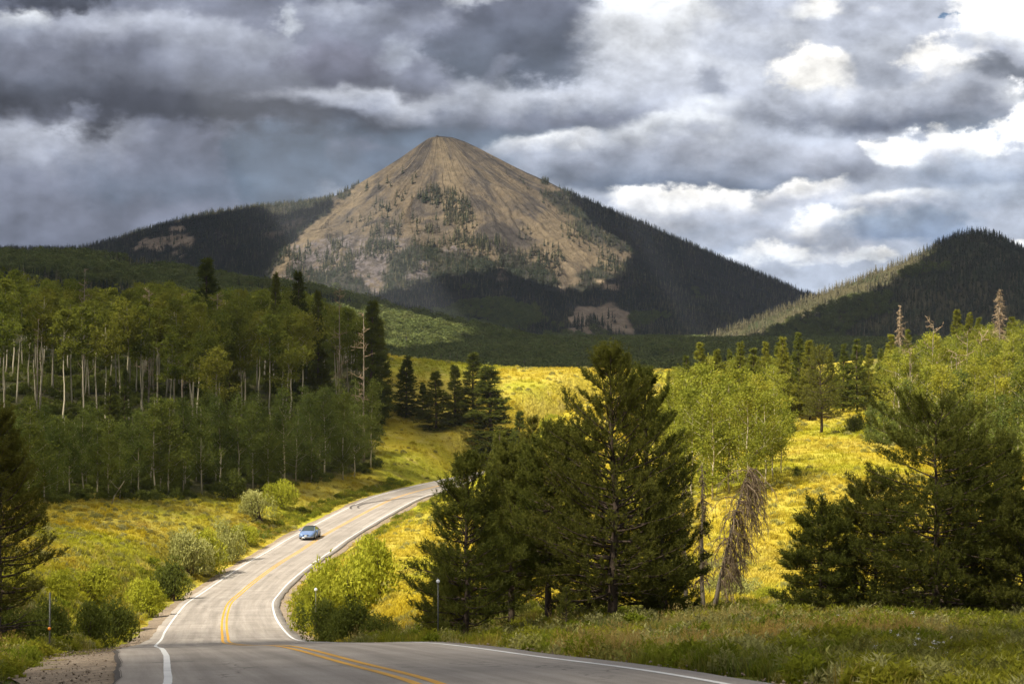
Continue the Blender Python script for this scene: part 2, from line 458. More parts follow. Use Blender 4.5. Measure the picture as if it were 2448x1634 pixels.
RX, RZ = prof([(1300,905),(1500,872),(1620,838),(1690,812),(1760,785),(1850,752),(1920,722),(2000,690),(2080,660),(2160,628),(2220,600),(2260,577),(2300,562),(2340,559),(2385,566),(2430,590),(2520,640),(2700,680),(3000,720)], RHY)
def right_hill_z(x, y):
    R = np.interp(x, RX, RZ)
    ry = RHY + (x - 600) * 0.25
    d = y - ry
    sl = np.where(d < 0, 0.36, 0.5)
    h = R - (np.sqrt((d * sl) ** 2 + 14 ** 2) - 14)
    return h + fbm(x / 150, y / 150, 4, 41) * 30 * sstep(20, 200, np.abs(d))
LHY = 1700.0
LX, LZ = prof([(-1000,600),(-500,606),(-100,622),(100,628),(220,632),(400,662),(600,696),(760,716),(880,742),(1000,770),(1120,800),(1260,830),(1450,862),(1800,905)], LHY)
def left_hill_z(x, y):
    R = np.interp(x, LX, LZ)
    ry = LHY + np.clip((x + 200) * -0.15, -400, 200)
    d = y - ry
    h = R * (ry / LHY) - (np.sqrt((d * np.where(d < 0, 0.17, 0.4)) ** 2 + 10 ** 2) - 10)
    return h + fbm(x / 110, y / 110, 4, 51) * 16 * sstep(10, 150, np.abs(d))
def terrain_all(x, y):
    z = np.where(y > 700, far_base(y), 0.0)
    m = y <= 700
    if m.any():
        z[m] = ground_fast(x[m], y[m])
    z = np.where((y > 3000), np.maximum(z, mountain_z(x, y)), z)
    z = np.where((y > 1700) & (y < 3400), np.maximum(z, right_hill_z(x, y)), z)
    z = np.where((y > 900) & (y < 2400), np.maximum(z, left_hill_z(x, y)), z)
    return z

# ------------------------------------------------------------------ materials
def mat(name):
    m = bpy.data.materials.new(name)
    m.use_nodes = True
    m.node_tree.nodes.clear()
    return m, NT(m.node_tree)
def finish(m, N, col, rough=0.9, spec=0.2, bump=None, bstr=0.3, bdist=0.05, metal=0.0):
    b = N.n('ShaderNodeBsdfPrincipled')
    N.put(b.inputs['Base Color'], col if isinstance(col, bpy.types.NodeSocket) else tuple(col) + (1.0,))
    N.put(b.inputs['Roughness'], rough)
    b.inputs['Specular IOR Level'].default_value = spec
    b.inputs['Metallic'].default_value = metal
    if bump is not None:
        bn = N.n('ShaderNodeBump')
        bn.inputs['Strength'].default_value = bstr
        bn.inputs['Distance'].default_value = bdist
        N.put(bn.inputs['Height'], bump)
        N.put(b.inputs['Normal'], bn.outputs[0])
    N.put(N.n('ShaderNodeOutputMaterial').inputs[0], b.outputs[0])
    return m
def plain(name, col, rough=0.8, spec=0.3, metal=0.0, vary=0.0, scale=8.0):
    m, N = mat(name)
    c = tuple(col) + (1.0,)
    if vary:
        n = N.noise(N.n('ShaderNodeTexCoord').outputs['Object'], scale, 5, 0.6)
        c = N.vec('SCALE', N.mix(0.0, col, col), N.rng(n, 0.25, 0.75, 1 - vary, 1 + vary, False))
    return finish(m, N, c if isinstance(c, bpy.types.NodeSocket) else col, rough, spec, metal=metal)
def position(N):
    return N.n('ShaderNodeNewGeometry').outputs['Position']
def attr(N, name):
    nd = N.n('ShaderNodeAttribute'); nd.attribute_name = name
    return nd
def meadow(N, pos, fine=True):
    """late-summer meadow: gold, straw, green and sage drifts laid out over the ground"""
    a = N.noise(N.vec('MULTIPLY', pos, (1, 0.55, 1)), 0.035, 4, 0.55)
    b = N.noise(N.vec('MULTIPLY', pos, (1, 0.6, 1)), 0.09, 5, 0.6, 0.6)
    c = N.noise(pos, 0.30, 5, 0.6)
    gold = N.mix(N.rng(b, 0.38, 0.62), (0.46, 0.355, 0.028), (0.52, 0.42, 0.065))
    green = N.mix(N.rng(c, 0.35, 0.65), (0.34, 0.33, 0.024), (0.43, 0.40, 0.036))
    col = N.mix(N.rng(a, 0.38, 0.54), green, gold)
    col = N.mix(N.rng(c, 0.52, 0.72), col, (0.52, 0.42, 0.10))
    col = N.mix(N.math('MULTIPLY', N.rng(b, 0.60, 0.75), 0.7), col, (0.30, 0.19, 0.03))
    if fine:
        f = N.noise(pos, 2.2, 5, 0.7)
        col = N.vec('SCALE', col, N.rng(f, 0.25, 0.75, 0.70, 1.22, False))
    return col
def verge(N, pos):
    """foreground roadside: green, tawny and sage"""
    a = N.noise(N.vec('MULTIPLY', pos, (1, 0.8, 1)), 0.16, 3, 0.6)
    b = N.noise(pos, 0.55, 3, 0.6)
    col = N.mix(N.rng(a, 0.42, 0.56), (0.22, 0.225, 0.03), (0.34, 0.255, 0.055))
    col = N.mix(N.rng(b, 0.50, 0.62), col, (0.145, 0.185, 0.035))
    return N.mix(N.rng(b, 0.36, 0.28), col, (0.52, 0.40, 0.14))

M = {}
# ground
m, N = mat('ground_meadow')
pos = position(N)
x_, y_, z_ = N.sep(pos)
col = meadow(N, pos)
near = N.rng(y_, 90.0, 60.0)
col = N.mix(near, col, N.vec('SCALE', verge(N, pos), 0.7))
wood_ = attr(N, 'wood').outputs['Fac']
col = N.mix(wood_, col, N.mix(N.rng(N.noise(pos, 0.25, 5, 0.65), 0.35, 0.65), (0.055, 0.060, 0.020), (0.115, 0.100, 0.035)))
col = N.mix(N.rng(y_, 560.0, 680.0), col, N.mix(N.rng(N.noise(pos, 0.02, 4, 0.6), 0.4, 0.6), (0.05, 0.055, 0.022), (0.09, 0.09, 0.03)))
h = N.math('ADD', N.noise(pos, 1.4, 4, 0.7), N.math('MULTIPLY', N.noise(pos, 0.35, 3, 0.6), 2.0))
M['ground'] = finish(m, N, col, 0.95, 0.1, h, 0.9, 0.5)
# bare mountain and forest floor
m, N = mat('mountain_rock')
pos = position(N)
bare = attr(N, 'bare').outputs['Fac']
st = attr(N, 'streak').outputs['Vector']
s1 = N.noise(st, 1.0, 6, 0.62, 0.8)
s2 = N.noise(N.vec('MULTIPLY', st, (3.0, 0.6, 1)), 1.0, 6, 0.65, 0.3)
rock = N.mix(N.rng(s1, 0.40, 0.60), (0.150, 0.116, 0.075), (0.105, 0.087, 0.067))
rock = N.mix(N.rng(s1, 0.50, 0.62), rock, (0.062, 0.053, 0.045))
rock = N.mix(N.rng(s2, 0.56, 0.70), rock, (0.190, 0.147, 0.094))
rock = N.mix(attr(N, 'scree').outputs['Fac'], rock, (0.200, 0.153, 0.092))
rock = N.mix(N.math('MULTIPLY', attr(N, 'rocky').outputs['Fac'], N.rng(N.noise(N.vec('MULTIPLY', pos, (1, 1, 0.5)), 0.06, 5, 0.7), 0.42, 0.58)), rock, (0.150, 0.128, 0.122))
rock = N.mix(attr(N, 'sunlit_sand').outputs['Fac'], rock, (0.42, 0.315, 0.205))  # tan ground lightened in its colour, in place of sun on it
rock = N.vec('SCALE', rock, N.rng(N.noise(pos, 0.05, 6, 0.7), 0.3, 0.7, 0.62, 1.35, False))
flo = N.mix(N.rng(N.noise(pos, 0.02, 4, 0.6), 0.4, 0.6), (0.030, 0.036, 0.022), (0.055, 0.05, 0.038))
col = N.mix(bare, flo, rock)
M['mountain'] = finish(m, N, col, 0.95, 0.05, N.math('ADD', N.noise(pos, 0.05, 6, 0.7), N.math('MULTIPLY', s2, 1.0)), 1.0, 14.0)
m, N = mat('hill_floor')
pos = position(N)
col = N.mix(N.rng(N.noise(pos, 0.02, 4, 0.6), 0.4, 0.6), (0.045, 0.052, 0.022), (0.085, 0.075, 0.038))
M['hill'] = finish(m, N, col, 0.95, 0.05)
# road
m, N = mat('worn_asphalt')
pos = position(N)
rd = attr(N, 'rd').outputs['Vector']
ro, rs, _ = N.sep(rd)
lane = N.math('ABSOLUTE', N.math('SUBTRACT', N.math('ABSOLUTE', ro), 1.7))
track = N.math('ABSOLUTE', N.math('SUBTRACT', lane, 0.85))
wheel = N.rng(track, 0.05, 0.55, 1.0, 0.0)
strk = N.noise(N.comb(N.math('MULTIPLY', ro, 2.2), N.math('MULTIPLY', rs, 0.05), 0.0), 1.0, 6, 0.65)
blot = N.noise(pos, 0.35, 5, 0.6)
sp = N.noise(pos, 38.0, 4, 0.8)
col = N.mix(N.rng(strk, 0.32, 0.68), (0.285, 0.248, 0.208), (0.40, 0.352, 0.300))
col = N.vec('SCALE', col, N.math('MULTIPLY_ADD', wheel, -0.13, 1.0))
oil = N.rng(lane, 0.0, 0.45, 1.0, 0.0)
col = N.vec('SCALE', col, N.math('MULTIPLY_ADD', N.math('MULTIPLY', oil, strk), -0.22, 1.0))
col = N.vec('SCALE', col, N.rng(blot, 0.3, 0.7, 0.84, 1.12, False))
col = N.vec('SCALE', col, N.rng(sp, 0.25, 0.75, 0.72, 1.28, False))
vor = N.n('ShaderNodeTexVoronoi', feature='DISTANCE_TO_EDGE')
N.put(vor.inputs['Vector'], N.vec('ADD', N.comb(N.math('MULTIPLY', ro, 0.22), N.math('MULTIPLY', rs, 0.10), 0.0), N.vec('SCALE', N.noise(pos, 0.6, 4, 0.6, color=True), 0.55)))
vor.inputs['Scale'].default_value = 1.0
ck = N.math('MULTIPLY', N.rng(vor.outputs['Distance'], 0.010, 0.003), N.rng(N.noise(pos, 0.12, 2, 0.5), 0.45, 0.58))
col = N.mix(N.math('MULTIPLY', ck, 0.65), col, (0.10, 0.085, 0.07))
M['asphalt'] = finish(m, N, col, 0.85, 0.25, sp, 0.35, 0.02)
m, N = mat('shoulder_gravel')
pos = position(N)
g = N.n('ShaderNodeTexVoronoi'); N.put(g.inputs['Vector'], pos); g.inputs['Scale'].default_value = 22.0
col = N.mix(N.rng(N.noise(pos, 1.3, 6, 0.7), 0.3, 0.7), (0.21, 0.160, 0.110), (0.37, 0.29, 0.205))
col = N.vec('SCALE', col, N.rng(N.sep(g.outputs['Color'])[0], 0.0, 1.0, 0.65, 1.3, False))
M['gravel'] = finish(m, N, col, 0.95, 0.1, N.math('ADD', g.outputs['Distance'], N.noise(pos, 9.0, 5, 0.7)), 0.6, 0.03)
def paint(name, c):
    m, N = mat(name)
    pos = position(N)
    w = N.rng(N.noise(pos, 9.0, 6, 0.75), 0.60, 0.72)
    col = N.mix(N.math('MULTIPLY', w, 0.6), c, (0.33, 0.29, 0.24))
    col = N.vec('SCALE', col, N.rng(N.noise(pos, 0.8, 4, 0.6), 0.3, 0.7, 0.85, 1.08, False))
    return finish(m, N, col, 0.6, 0.3)
M['white_paint'] = paint('white_line_paint', (0.78, 0.76, 0.72))
M['yellow_paint'] = paint('yellow_line_paint', (0.66, 0.34, 0.022))
M['tar'] = plain('dark_tar', (0.075, 0.062, 0.05), 0.8, vary=0.3, scale=3)
M['rubber_mark'] = plain('tyre_rubber_mark', (0.115, 0.098, 0.085), 0.8, vary=0.4, scale=1.5)

# foliage
def leafmat(name, dark, light, trans=0.45, tint=None, objvar=0.35):
    m, N = mat(name)
    v = attr(N, 'var').outputs['Fac']
    oi = N.n('ShaderNodeObjectInfo').outputs['Random']
    col = N.mix(v, dark, light)
    if tint is not None:
        col = N.mix(N.math('MULTIPLY', N.math('POWER', oi, 2.0), 0.8), col, tint)
    col = N.vec('SCALE', col, N.math('MULTIPLY_ADD', N.math('FRACT', N.math('MULTIPLY', oi, 7.31)), objvar, 1.0 - objvar / 2))
    d = N.n('ShaderNodeBsdfDiffuse'); N.put(d.inputs[0], col)
    t = N.n('ShaderNodeBsdfTranslucent'); N.put(t.inputs[0], N.mix(0.35, col, (0.25, 0.28, 0.02)))
    s = N.n('ShaderNodeMixShader'); s.inputs[0].default_value = trans
    N.put(s.inputs[1], d.outputs[0]); N.put(s.inputs[2], t.outputs[0])
    N.put(N.n('ShaderNodeOutputMaterial').inputs[0], s.outputs[0])
    return m
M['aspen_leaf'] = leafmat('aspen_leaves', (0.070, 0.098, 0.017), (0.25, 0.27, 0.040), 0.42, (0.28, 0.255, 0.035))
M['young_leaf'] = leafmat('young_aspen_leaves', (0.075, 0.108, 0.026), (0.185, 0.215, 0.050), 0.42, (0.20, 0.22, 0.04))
M['lit_leaf'] = leafmat('sunlit_aspen_leaves', (0.115, 0.145, 0.018), (0.35, 0.36, 0.050), 0.45, (0.42, 0.38, 0.045))  # brighter copy of the aspen leaves, sunlight put into the colour
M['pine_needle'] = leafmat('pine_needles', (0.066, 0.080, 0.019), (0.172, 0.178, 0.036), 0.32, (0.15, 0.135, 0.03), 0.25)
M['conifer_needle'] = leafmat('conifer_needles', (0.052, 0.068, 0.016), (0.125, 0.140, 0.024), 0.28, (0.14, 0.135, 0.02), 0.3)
M['lit_conifer'] = leafmat('sunlit_conifer_needles', (0.085, 0.105, 0.018), (0.22, 0.235, 0.035), 0.3, (0.27, 0.25, 0.03), 0.3)  # lighter copy of the conifer needles with sunshine mixed into the colour
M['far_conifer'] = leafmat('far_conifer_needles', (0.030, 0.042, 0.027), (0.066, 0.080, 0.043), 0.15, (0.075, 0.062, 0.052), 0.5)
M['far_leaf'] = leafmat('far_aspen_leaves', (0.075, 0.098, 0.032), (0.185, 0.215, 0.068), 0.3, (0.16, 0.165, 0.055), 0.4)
M['grey_conifer'] = leafmat('beetle_killed_sunlit_conifer', (0.10, 0.088, 0.062), (0.30, 0.26, 0.155), 0.15, (0.10, 0.10, 0.045), 0.4)  # dead grey trees, light tone raised towards gold for the hill's sunlit strip
M['willow_bright'] = leafmat('bright_willow_leaves', (0.24, 0.26, 0.018), (0.52, 0.51, 0.055), 0.4, None, 0.25)
M['willow_grey'] = leafmat('grey_willow_leaves', (0.24, 0.245, 0.055), (0.56, 0.54, 0.20), 0.35, None, 0.25)
M['willow_dark'] = leafmat('dark_willow_leaves', (0.085, 0.105, 0.022), (0.20, 0.22, 0.045), 0.35, None, 0.25)
def barkmat(name, a, b, scale, stretch, k=(0.45, 0.6)):
    m, N = mat(name)
    o = N.n('ShaderNodeTexCoord').outputs['Object']
    n = N.noise(N.vec('MULTIPLY', o, stretch), scale, 5, 0.65)
    oi = N.n('ShaderNodeObjectInfo').outputs['Random']
    col = N.mix(N.rng(n, k[0], k[1]), a, b)
    col = N.vec('SCALE', col, N.math('MULTIPLY_ADD', oi, 0.4, 0.8))
    return finish(m, N, col, 0.9, 0.15)
M['aspen_bark'] = barkmat('aspen_bark', (0.50, 0.43, 0.29), (0.17, 0.135, 0.085), 1.6, (1.2, 1.2, 1.0), (0.56, 0.72))
M['pine_bark'] = barkmat('pine_bark', (0.135, 0.098, 0.068), (0.055, 0.040, 0.030), 9.0, (1, 1, 0.25))
M['dead_wood'] = barkmat('weathered_dead_wood', (0.36, 0.295, 0.215), (0.17, 0.132, 0.095), 5.0, (1, 1, 0.3))
M['dead_twig'] = barkmat('grey_dead_twigs', (0.38, 0.28, 0.17), (0.19, 0.135, 0.08), 3.0, (1, 1, 1))
# grass
def grassmat(name, fn, gain=1.0, trans=0.35):
    m, N = mat(name)
    oi = N.n('ShaderNodeObjectInfo')
    v = attr(N, 'var').outputs['Fac']
    col = fn(N, oi.outputs['Location'])
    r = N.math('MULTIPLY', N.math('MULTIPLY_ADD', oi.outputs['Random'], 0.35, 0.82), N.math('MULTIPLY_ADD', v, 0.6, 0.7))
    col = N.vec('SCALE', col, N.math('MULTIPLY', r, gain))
    d = N.n('ShaderNodeBsdfDiffuse'); N.put(d.inputs[0], col)
    t = N.n('ShaderNodeBsdfTranslucent'); N.put(t.inputs[0], col)
    s = N.n('ShaderNodeMixShader'); s.inputs[0].default_value = trans
    N.put(s.inputs[1], d.outputs[0]); N.put(s.inputs[2], t.outputs[0])
    N.put(N.n('ShaderNodeOutputMaterial').inputs[0], s.outputs[0])
    return m
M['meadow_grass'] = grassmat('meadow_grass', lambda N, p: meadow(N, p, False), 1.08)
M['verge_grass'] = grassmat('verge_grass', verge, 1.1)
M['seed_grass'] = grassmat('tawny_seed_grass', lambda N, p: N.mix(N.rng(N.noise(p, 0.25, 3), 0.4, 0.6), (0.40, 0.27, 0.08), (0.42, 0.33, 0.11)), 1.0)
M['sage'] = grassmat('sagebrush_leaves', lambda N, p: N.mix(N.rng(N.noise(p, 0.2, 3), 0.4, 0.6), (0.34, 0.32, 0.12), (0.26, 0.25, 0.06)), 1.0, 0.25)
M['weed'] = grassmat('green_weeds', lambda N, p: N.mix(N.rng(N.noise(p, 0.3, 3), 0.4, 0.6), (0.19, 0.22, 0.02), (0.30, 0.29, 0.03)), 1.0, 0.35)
M['petal'] = plain('white_petals', (0.75, 0.73, 0.68), 0.8)

# ------------------------------------------------------------------ ground sheet
u = np.concatenate([np.linspace(-0.95, -0.34, 34)[:-1], np.linspace(-0.34, 0.34, 281), np.linspace(0.34, 0.95, 34)[1:]])
d = np.concatenate([[-30, -12, -4, 0.5], 3 * 1.0165 ** np.arange(0, 517)])
dd = np.maximum(d, 26.0)        # keep the sheet wide beside and behind the camera
GX = u[None] * dd[:, None]; GY = np.broadcast_to(d[:, None], GX.shape)
GZ = ground(GX, GY)
nr, nc = GX.shape
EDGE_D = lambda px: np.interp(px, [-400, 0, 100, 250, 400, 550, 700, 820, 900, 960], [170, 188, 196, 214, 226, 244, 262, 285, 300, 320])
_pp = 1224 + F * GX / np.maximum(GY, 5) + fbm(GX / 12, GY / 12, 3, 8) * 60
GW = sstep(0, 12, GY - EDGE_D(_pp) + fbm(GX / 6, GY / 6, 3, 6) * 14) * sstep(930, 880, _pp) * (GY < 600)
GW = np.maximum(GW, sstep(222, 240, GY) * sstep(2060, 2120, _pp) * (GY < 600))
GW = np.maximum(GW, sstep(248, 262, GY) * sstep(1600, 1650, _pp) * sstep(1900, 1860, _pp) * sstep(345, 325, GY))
i = np.arange(nr - 1)[:, None] * nc; j = np.arange(nc - 1)[None]
Qg = np.stack([i + j, i + j + 1, i + nc + j + 1, i + nc + j], -1).reshape(-1, 4)
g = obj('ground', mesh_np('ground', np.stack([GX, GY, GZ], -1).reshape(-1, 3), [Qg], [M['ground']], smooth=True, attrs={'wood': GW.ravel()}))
tag(g, 'golden late-summer meadow ground falling to the valley floor', kind='structure')

# ------------------------------------------------------------------ road
EDGE = 0.22 * fbm(RS / 3.5, RS * 0, 4, 9)
def ribbon(name, mtl, o0, o1, dz0, dz1, parent=None, i0=0, i1=None, n=1, skirt=0.0, step=1, dash=None):
    sl = slice(i0, i1, step)
    R = ROAD[sl]; Nn = RN[sl]; S = RS[sl]
    o0 = np.broadcast_to(o0, (len(ROAD),))[sl]; o1 = np.broadcast_to(o1, (len(ROAD),))[sl]
    t = np.linspace(0, 1, n + 1)
    cols = [(o0 + (o1 - o0) * k, dz0 + (dz1 - dz0) * k) for k in t]
    if skirt:
        cols = [(o0 - 0.02, dz0 - skirt)] + cols + [(o1 + 0.02, dz1 - skirt)]
    V = np.stack([np.stack([R[:, 0] + Nn[:, 0] * o, R[:, 1] + Nn[:, 1] * o, R[:, 2] + z], 1) for o, z in cols], 1)
    rd = np.stack([np.stack([np.broadcast_to(o, S.shape), S, S * 0], 1) for o, z in cols], 1)
    a, b = V.shape[:2]
    i = np.arange(a - 1)[:, None] * b; j = np.arange(b - 1)[None]
    Q = np.stack([i + j, i + j + 1, i + b + j + 1, i + b + j], -1).reshape(-1, 4)
    return obj(name, mesh_np(name, V.reshape(-1, 3), [Q], [mtl], attrs={'rd': rd.reshape(-1, 3)}), parent)
road = ribbon('road', M['asphalt'], -PAVE + EDGE, PAVE + np.roll(EDGE, 60), 0.0, 0.0, n=10, skirt=0.2)
tag(road, 'worn grey two-lane road winding down and up through the valley', kind='structure')
SE = 0.9 * fbm(RS / 4.0, RS * 0 + 3, 4, 11)
near_w = np.interp(ROAD[:, 1], [20, 45, 90, 140], [0.75, 0.7, 0.3, -0.15])
gl = ribbon('gravel_shoulder', M['gravel'], -5.1 - near_w + SE, -PAVE + 0.3, -0.19, -0.07, n=4)
gr = ribbon('gravel_shoulder', M['gravel'], PAVE - 0.3, 4.75 + np.roll(SE, 90) * 0.7, -0.07, -0.19, n=4)
tag(gl, 'brown gravel shoulder along the left edge of the road', kind='structure')
tag(gr, 'brown gravel shoulder along the right edge of the road', kind='structure')
lo = np.interp(ROAD[:, 1], [0, 25, 40, 60, 85, 110], [-3.4, -3.3, -2.98, -2.8, -3.1, -3.4])
iw = lambda y: int(np.argmin(np.abs(ROAD[:, 1][:480] - y)))
jit = 0.012 * fbm(RS / 0.9, RS * 0 + 8, 3, 14)
ribbon('edge_line', M['white_paint'], lo - 0.06 + jit, lo + 0.06 + jit, 0.006, 0.006, road)
ribbon('edge_line', M['white_paint'], 3.35 + jit, 3.47 + jit, 0.006, 0.006, road)
ribbon('centre_line', M['yellow_paint'], -0.21 + jit, -0.08 + jit, 0.006, 0.006, road)
ribbon('centre_line', M['yellow_paint'], 0.08 + jit, 0.21 + jit, 0.006, 0.006, road)
ks = iw(45.5)
b = MB()
tt = np.linspace(-3.8, 3.8, 60)
c0 = ROAD[ks]; jt = 0.06 * fbm(tt, tt * 0, 3, 4)
pl = np.stack([c0[0] + RN[ks, 0] * tt + RT[ks, 0] * jt, c0[1] + RN[ks, 1] * tt + RT[ks, 1] * jt, np.interp(c0[1] + RN[ks, 1] * tt, ROAD[:300, 1], ROAD[:300, 2]) + 0.004], 1)
q0 = pl - np.append(RT[ks] * 0.09, 0.09 * -0.1)[None]; q1 = pl + np.append(RT[ks] * 0.09, 0.09 * -0.1)[None]
for k in range(len(tt)):
    pass
V = np.empty((120, 3)); V[0::2] = q0; V[1::2] = q1
Q = np.array([(2*k, 2*k+2, 2*k+3, 2*k+1) for k in range(59)])
obj('paving_seam', mesh_np('paving_seam', V, [Q], [M['tar']]), road)
# skid marks that sweep across both lanes beyond the car
for sh in (0.0, 1.55):
    n = 60; t = np.linspace(0, 1, n)
    s = 250 + 21 * t + sh * 0.4
    off = -2.7 + 5.6 * t ** 1.6 - 1.6 * np.sin(t * 5.5) * (1 - t) + sh * 0.55
    ki = np.array([iw(v) for v in s])
    cx = np.interp(s, ROAD[:480, 1], ROAD[:480, 0]); cz = np.interp(s, ROAD[:480, 1], ROAD[:480, 2])
    P = np.stack([cx + RN[ki, 0] * off, s + RN[ki, 1] * off * 0, cz + 0.010], 1)
    T = np.gradient(P, axis=0); T /= np.linalg.norm(T, axis=1)[:, None]
    S = np.stack([T[:, 1], -T[:, 0], T[:, 2] * 0], 1) * 0.14
    V = np.empty((2 * n, 3)); V[0::2] = P - S; V[1::2] = P + S
    Q = np.array([(2*k, 2*k+2, 2*k+3, 2*k+1) for k in range(n - 1)])
    obj('skid_mark', mesh_np('skid_mark', V, [Q], [M['rubber_mark']]), road)
# broken dark lip of the old asphalt on the near left
ribbon('asphalt_lip', M['tar'], -PAVE - 0.07 + EDGE - 0.03 * np.abs(np.sin(RS * 1.7)), -PAVE + 0.02 + EDGE, -0.045, 0.004, road, iw(22), iw(78))

# ------------------------------------------------------------------ mountain and hills
def pip(px, py, poly):
    px = np.asarray(px); py = np.asarray(py)
    r = np.zeros(px.shape, bool)
    P = np.array(poly, float)
    x1, y1 = P[-1]
    for x2, y2 in P:
        c = ((y1 > py) != (y2 > py)) & (px < (x2 - x1) * (py - y1) / (y2 - y1 + 1e-12) + x1)
        r ^= c
        x1, y1 = x2, y2
    return r
BARE = [
 [(1040,300),(1110,320),(1290,415),(1335,450),(1300,470),(1330,505),(1372,520),(1392,560),(1440,585),(1503,612),(1470,642),(1425,640),(1385,650),(1366,672),(1352,700),(1330,690),(1318,655),(1290,625),(1250,612),(1215,602),(1180,612),(1150,604),(1085,600),(1060,590),(1000,585),(965,600),(935,640),(912,668),(893,704),(868,700),(880,660),(840,650),(790,640),(745,640),(715,668),(655,668),(668,632),(690,600),(720,560),(760,520),(800,478),(850,446)],
 [(975,655),(1010,620),(1035,632),(1000,668),(978,668)], [(1183,612),(1200,640),(1212,672),(1196,690),(1188,660)],
 [(1372,735),(1400,722),(1440,738),(1470,725),(1482,748),(1500,755),(1512,790),(1525,800),(1360,802),(1365,770)],
 [(1425,678),(1462,668),(1482,680),(1458,692),(1440,690)], [(1235,740),(1285,744),(1270,752),(1235,748)],
 [(305,602),(360,575),(440,562),(468,560),(462,578),(420,585),(360,602)], [(500,563),(560,556),(555,562),(505,566)], [(405,540),(440,530),(446,545),(415,550)],
 [(640,560),(700,525),(745,505),(752,515),(700,548),(660,575)], [(400,610),(430,600),(428,615)],
]
SCREE = [[(1030,325),(1060,325),(1095,420),(1130,560),(1170,600),(1100,590),(1055,520),(1052,420)], [(840,455),(900,420),(880,470),(760,560),(690,640),(655,668),(700,580)], [(1310,500),(1400,560),(1500,612),(1420,640),(1320,600),(1250,560)], [(1372,735),(1440,738),(1500,755),(1525,800),(1360,802)]]
def cover(x, y, z):
    """1 where the mountain side is bare"""
    px, py = proj(x, y, z)
    jx = fbm(x / 34, z / 22, 5, 61, 0.62) * 62; jy = fbm(x / 34, z / 22, 5, 62, 0.62) * 50
    b = np.zeros(px.shape)
    for p in BARE:
        b = np.maximum(b, pip(px + jx, py + jy, p))
    return b, px, py
mx = np.concatenate([np.linspace(-1900, -960, 70)[:-1], np.linspace(-960, 420, 420), np.linspace(420, 2100, 150)[1:]]); my = np.concatenate([np.linspace(2950, 3500, 60)[:-1], np.linspace(3500, 4520, 330), np.linspace(4550, 6200, 24)])
X, Y = np.meshgrid(mx, my)
Z = mountain_z(X, Y)
bare, ppx, ppy = cover(X, Y, Z)
sc = np.zeros(X.shape)
for p in SCREE:
    sc = np.maximum(sc, pip(ppx + fbm(X / 60, Y / 60, 4, 71) * 70, ppy + fbm(X / 60, Y / 60, 4, 72) * 40, p))
rky = pip(ppx + fbm(X / 60, Y / 60, 3, 73) * 60, ppy + fbm(X / 60, Y / 60, 3, 74) * 50, [(680,590),(760,560),(900,560),(1000,580),(1120,600),(1120,690),(900,720),(690,690)]).astype(float)
sun_sand = pip(ppx, ppy, [(1340,715),(1540,715),(1540,810),(1340,810)]) | pip(ppx, ppy, [(290,540),(480,540),(480,615),(290,615)]) | pip(ppx, ppy, [(1415,660),(1490,660),(1490,700),(1415,700)])  # tan patches whose colour is raised to look sunlit
sun_sand = sun_sand.astype(float)
for _ in range(2):
    for A in (bare, sc, rky):
        A[1:-1, 1:-1] = (A[1:-1, 1:-1] * 2 + A[:-2, 1:-1] + A[2:, 1:-1] + A[1:-1, :-2] + A[1:-1, 2:]) / 6
r = np.hypot(X - PKX, Y - MY); ang = np.arctan2(X - PKX, -(Y - MY))
streak = np.stack([ang * 5.0 + 0.3 * fbm(X / 200, Y / 200, 3, 3), r / 170.0, X * 0], -1)
def sheet(name, X, Y, Z, mtl, attrs=None):
    a, b = X.shape
    i = np.arange(a - 1)[:, None] * b; j = np.arange(b - 1)[None]
    Q = np.stack([i + j, i + j + 1, i + b + j + 1, i + b + j], -1).reshape(-1, 4)
    return obj(name, mesh_np(name, np.stack([X, Y, Z], -1).reshape(-1, 3), [Q], [mtl], smooth=True, attrs=attrs))
mo = sheet('mountain', X, Y, Z, M['mountain'], {'bare': bare.ravel(), 'scree': sc.ravel() * 0.6, 'rocky': rky.ravel(), 'sunlit_sand': sun_sand.ravel() * 0.75, 'streak': streak.reshape(-1, 3)})
tag(mo, 'pointed tan mountain with bare scree slopes and dark forest below', kind='structure')
X, Y = np.meshgrid(np.linspace(60, 1500, 240), np.linspace(1600, 3300, 160))
rh = sheet('hill', X, Y, right_hill_z(X, Y), M['hill'])
tag(rh, 'rounded dark green forested hill on the right below the clouds', kind='structure')
X, Y = np.meshgrid(np.linspace(-1500, 420, 220), np.linspace(850, 2400, 140))
lh = sheet('hill', X, Y, left_hill_z(X, Y), M['hill'])
tag(lh, 'low forested hill running down from the left below the mountain', kind='structure')

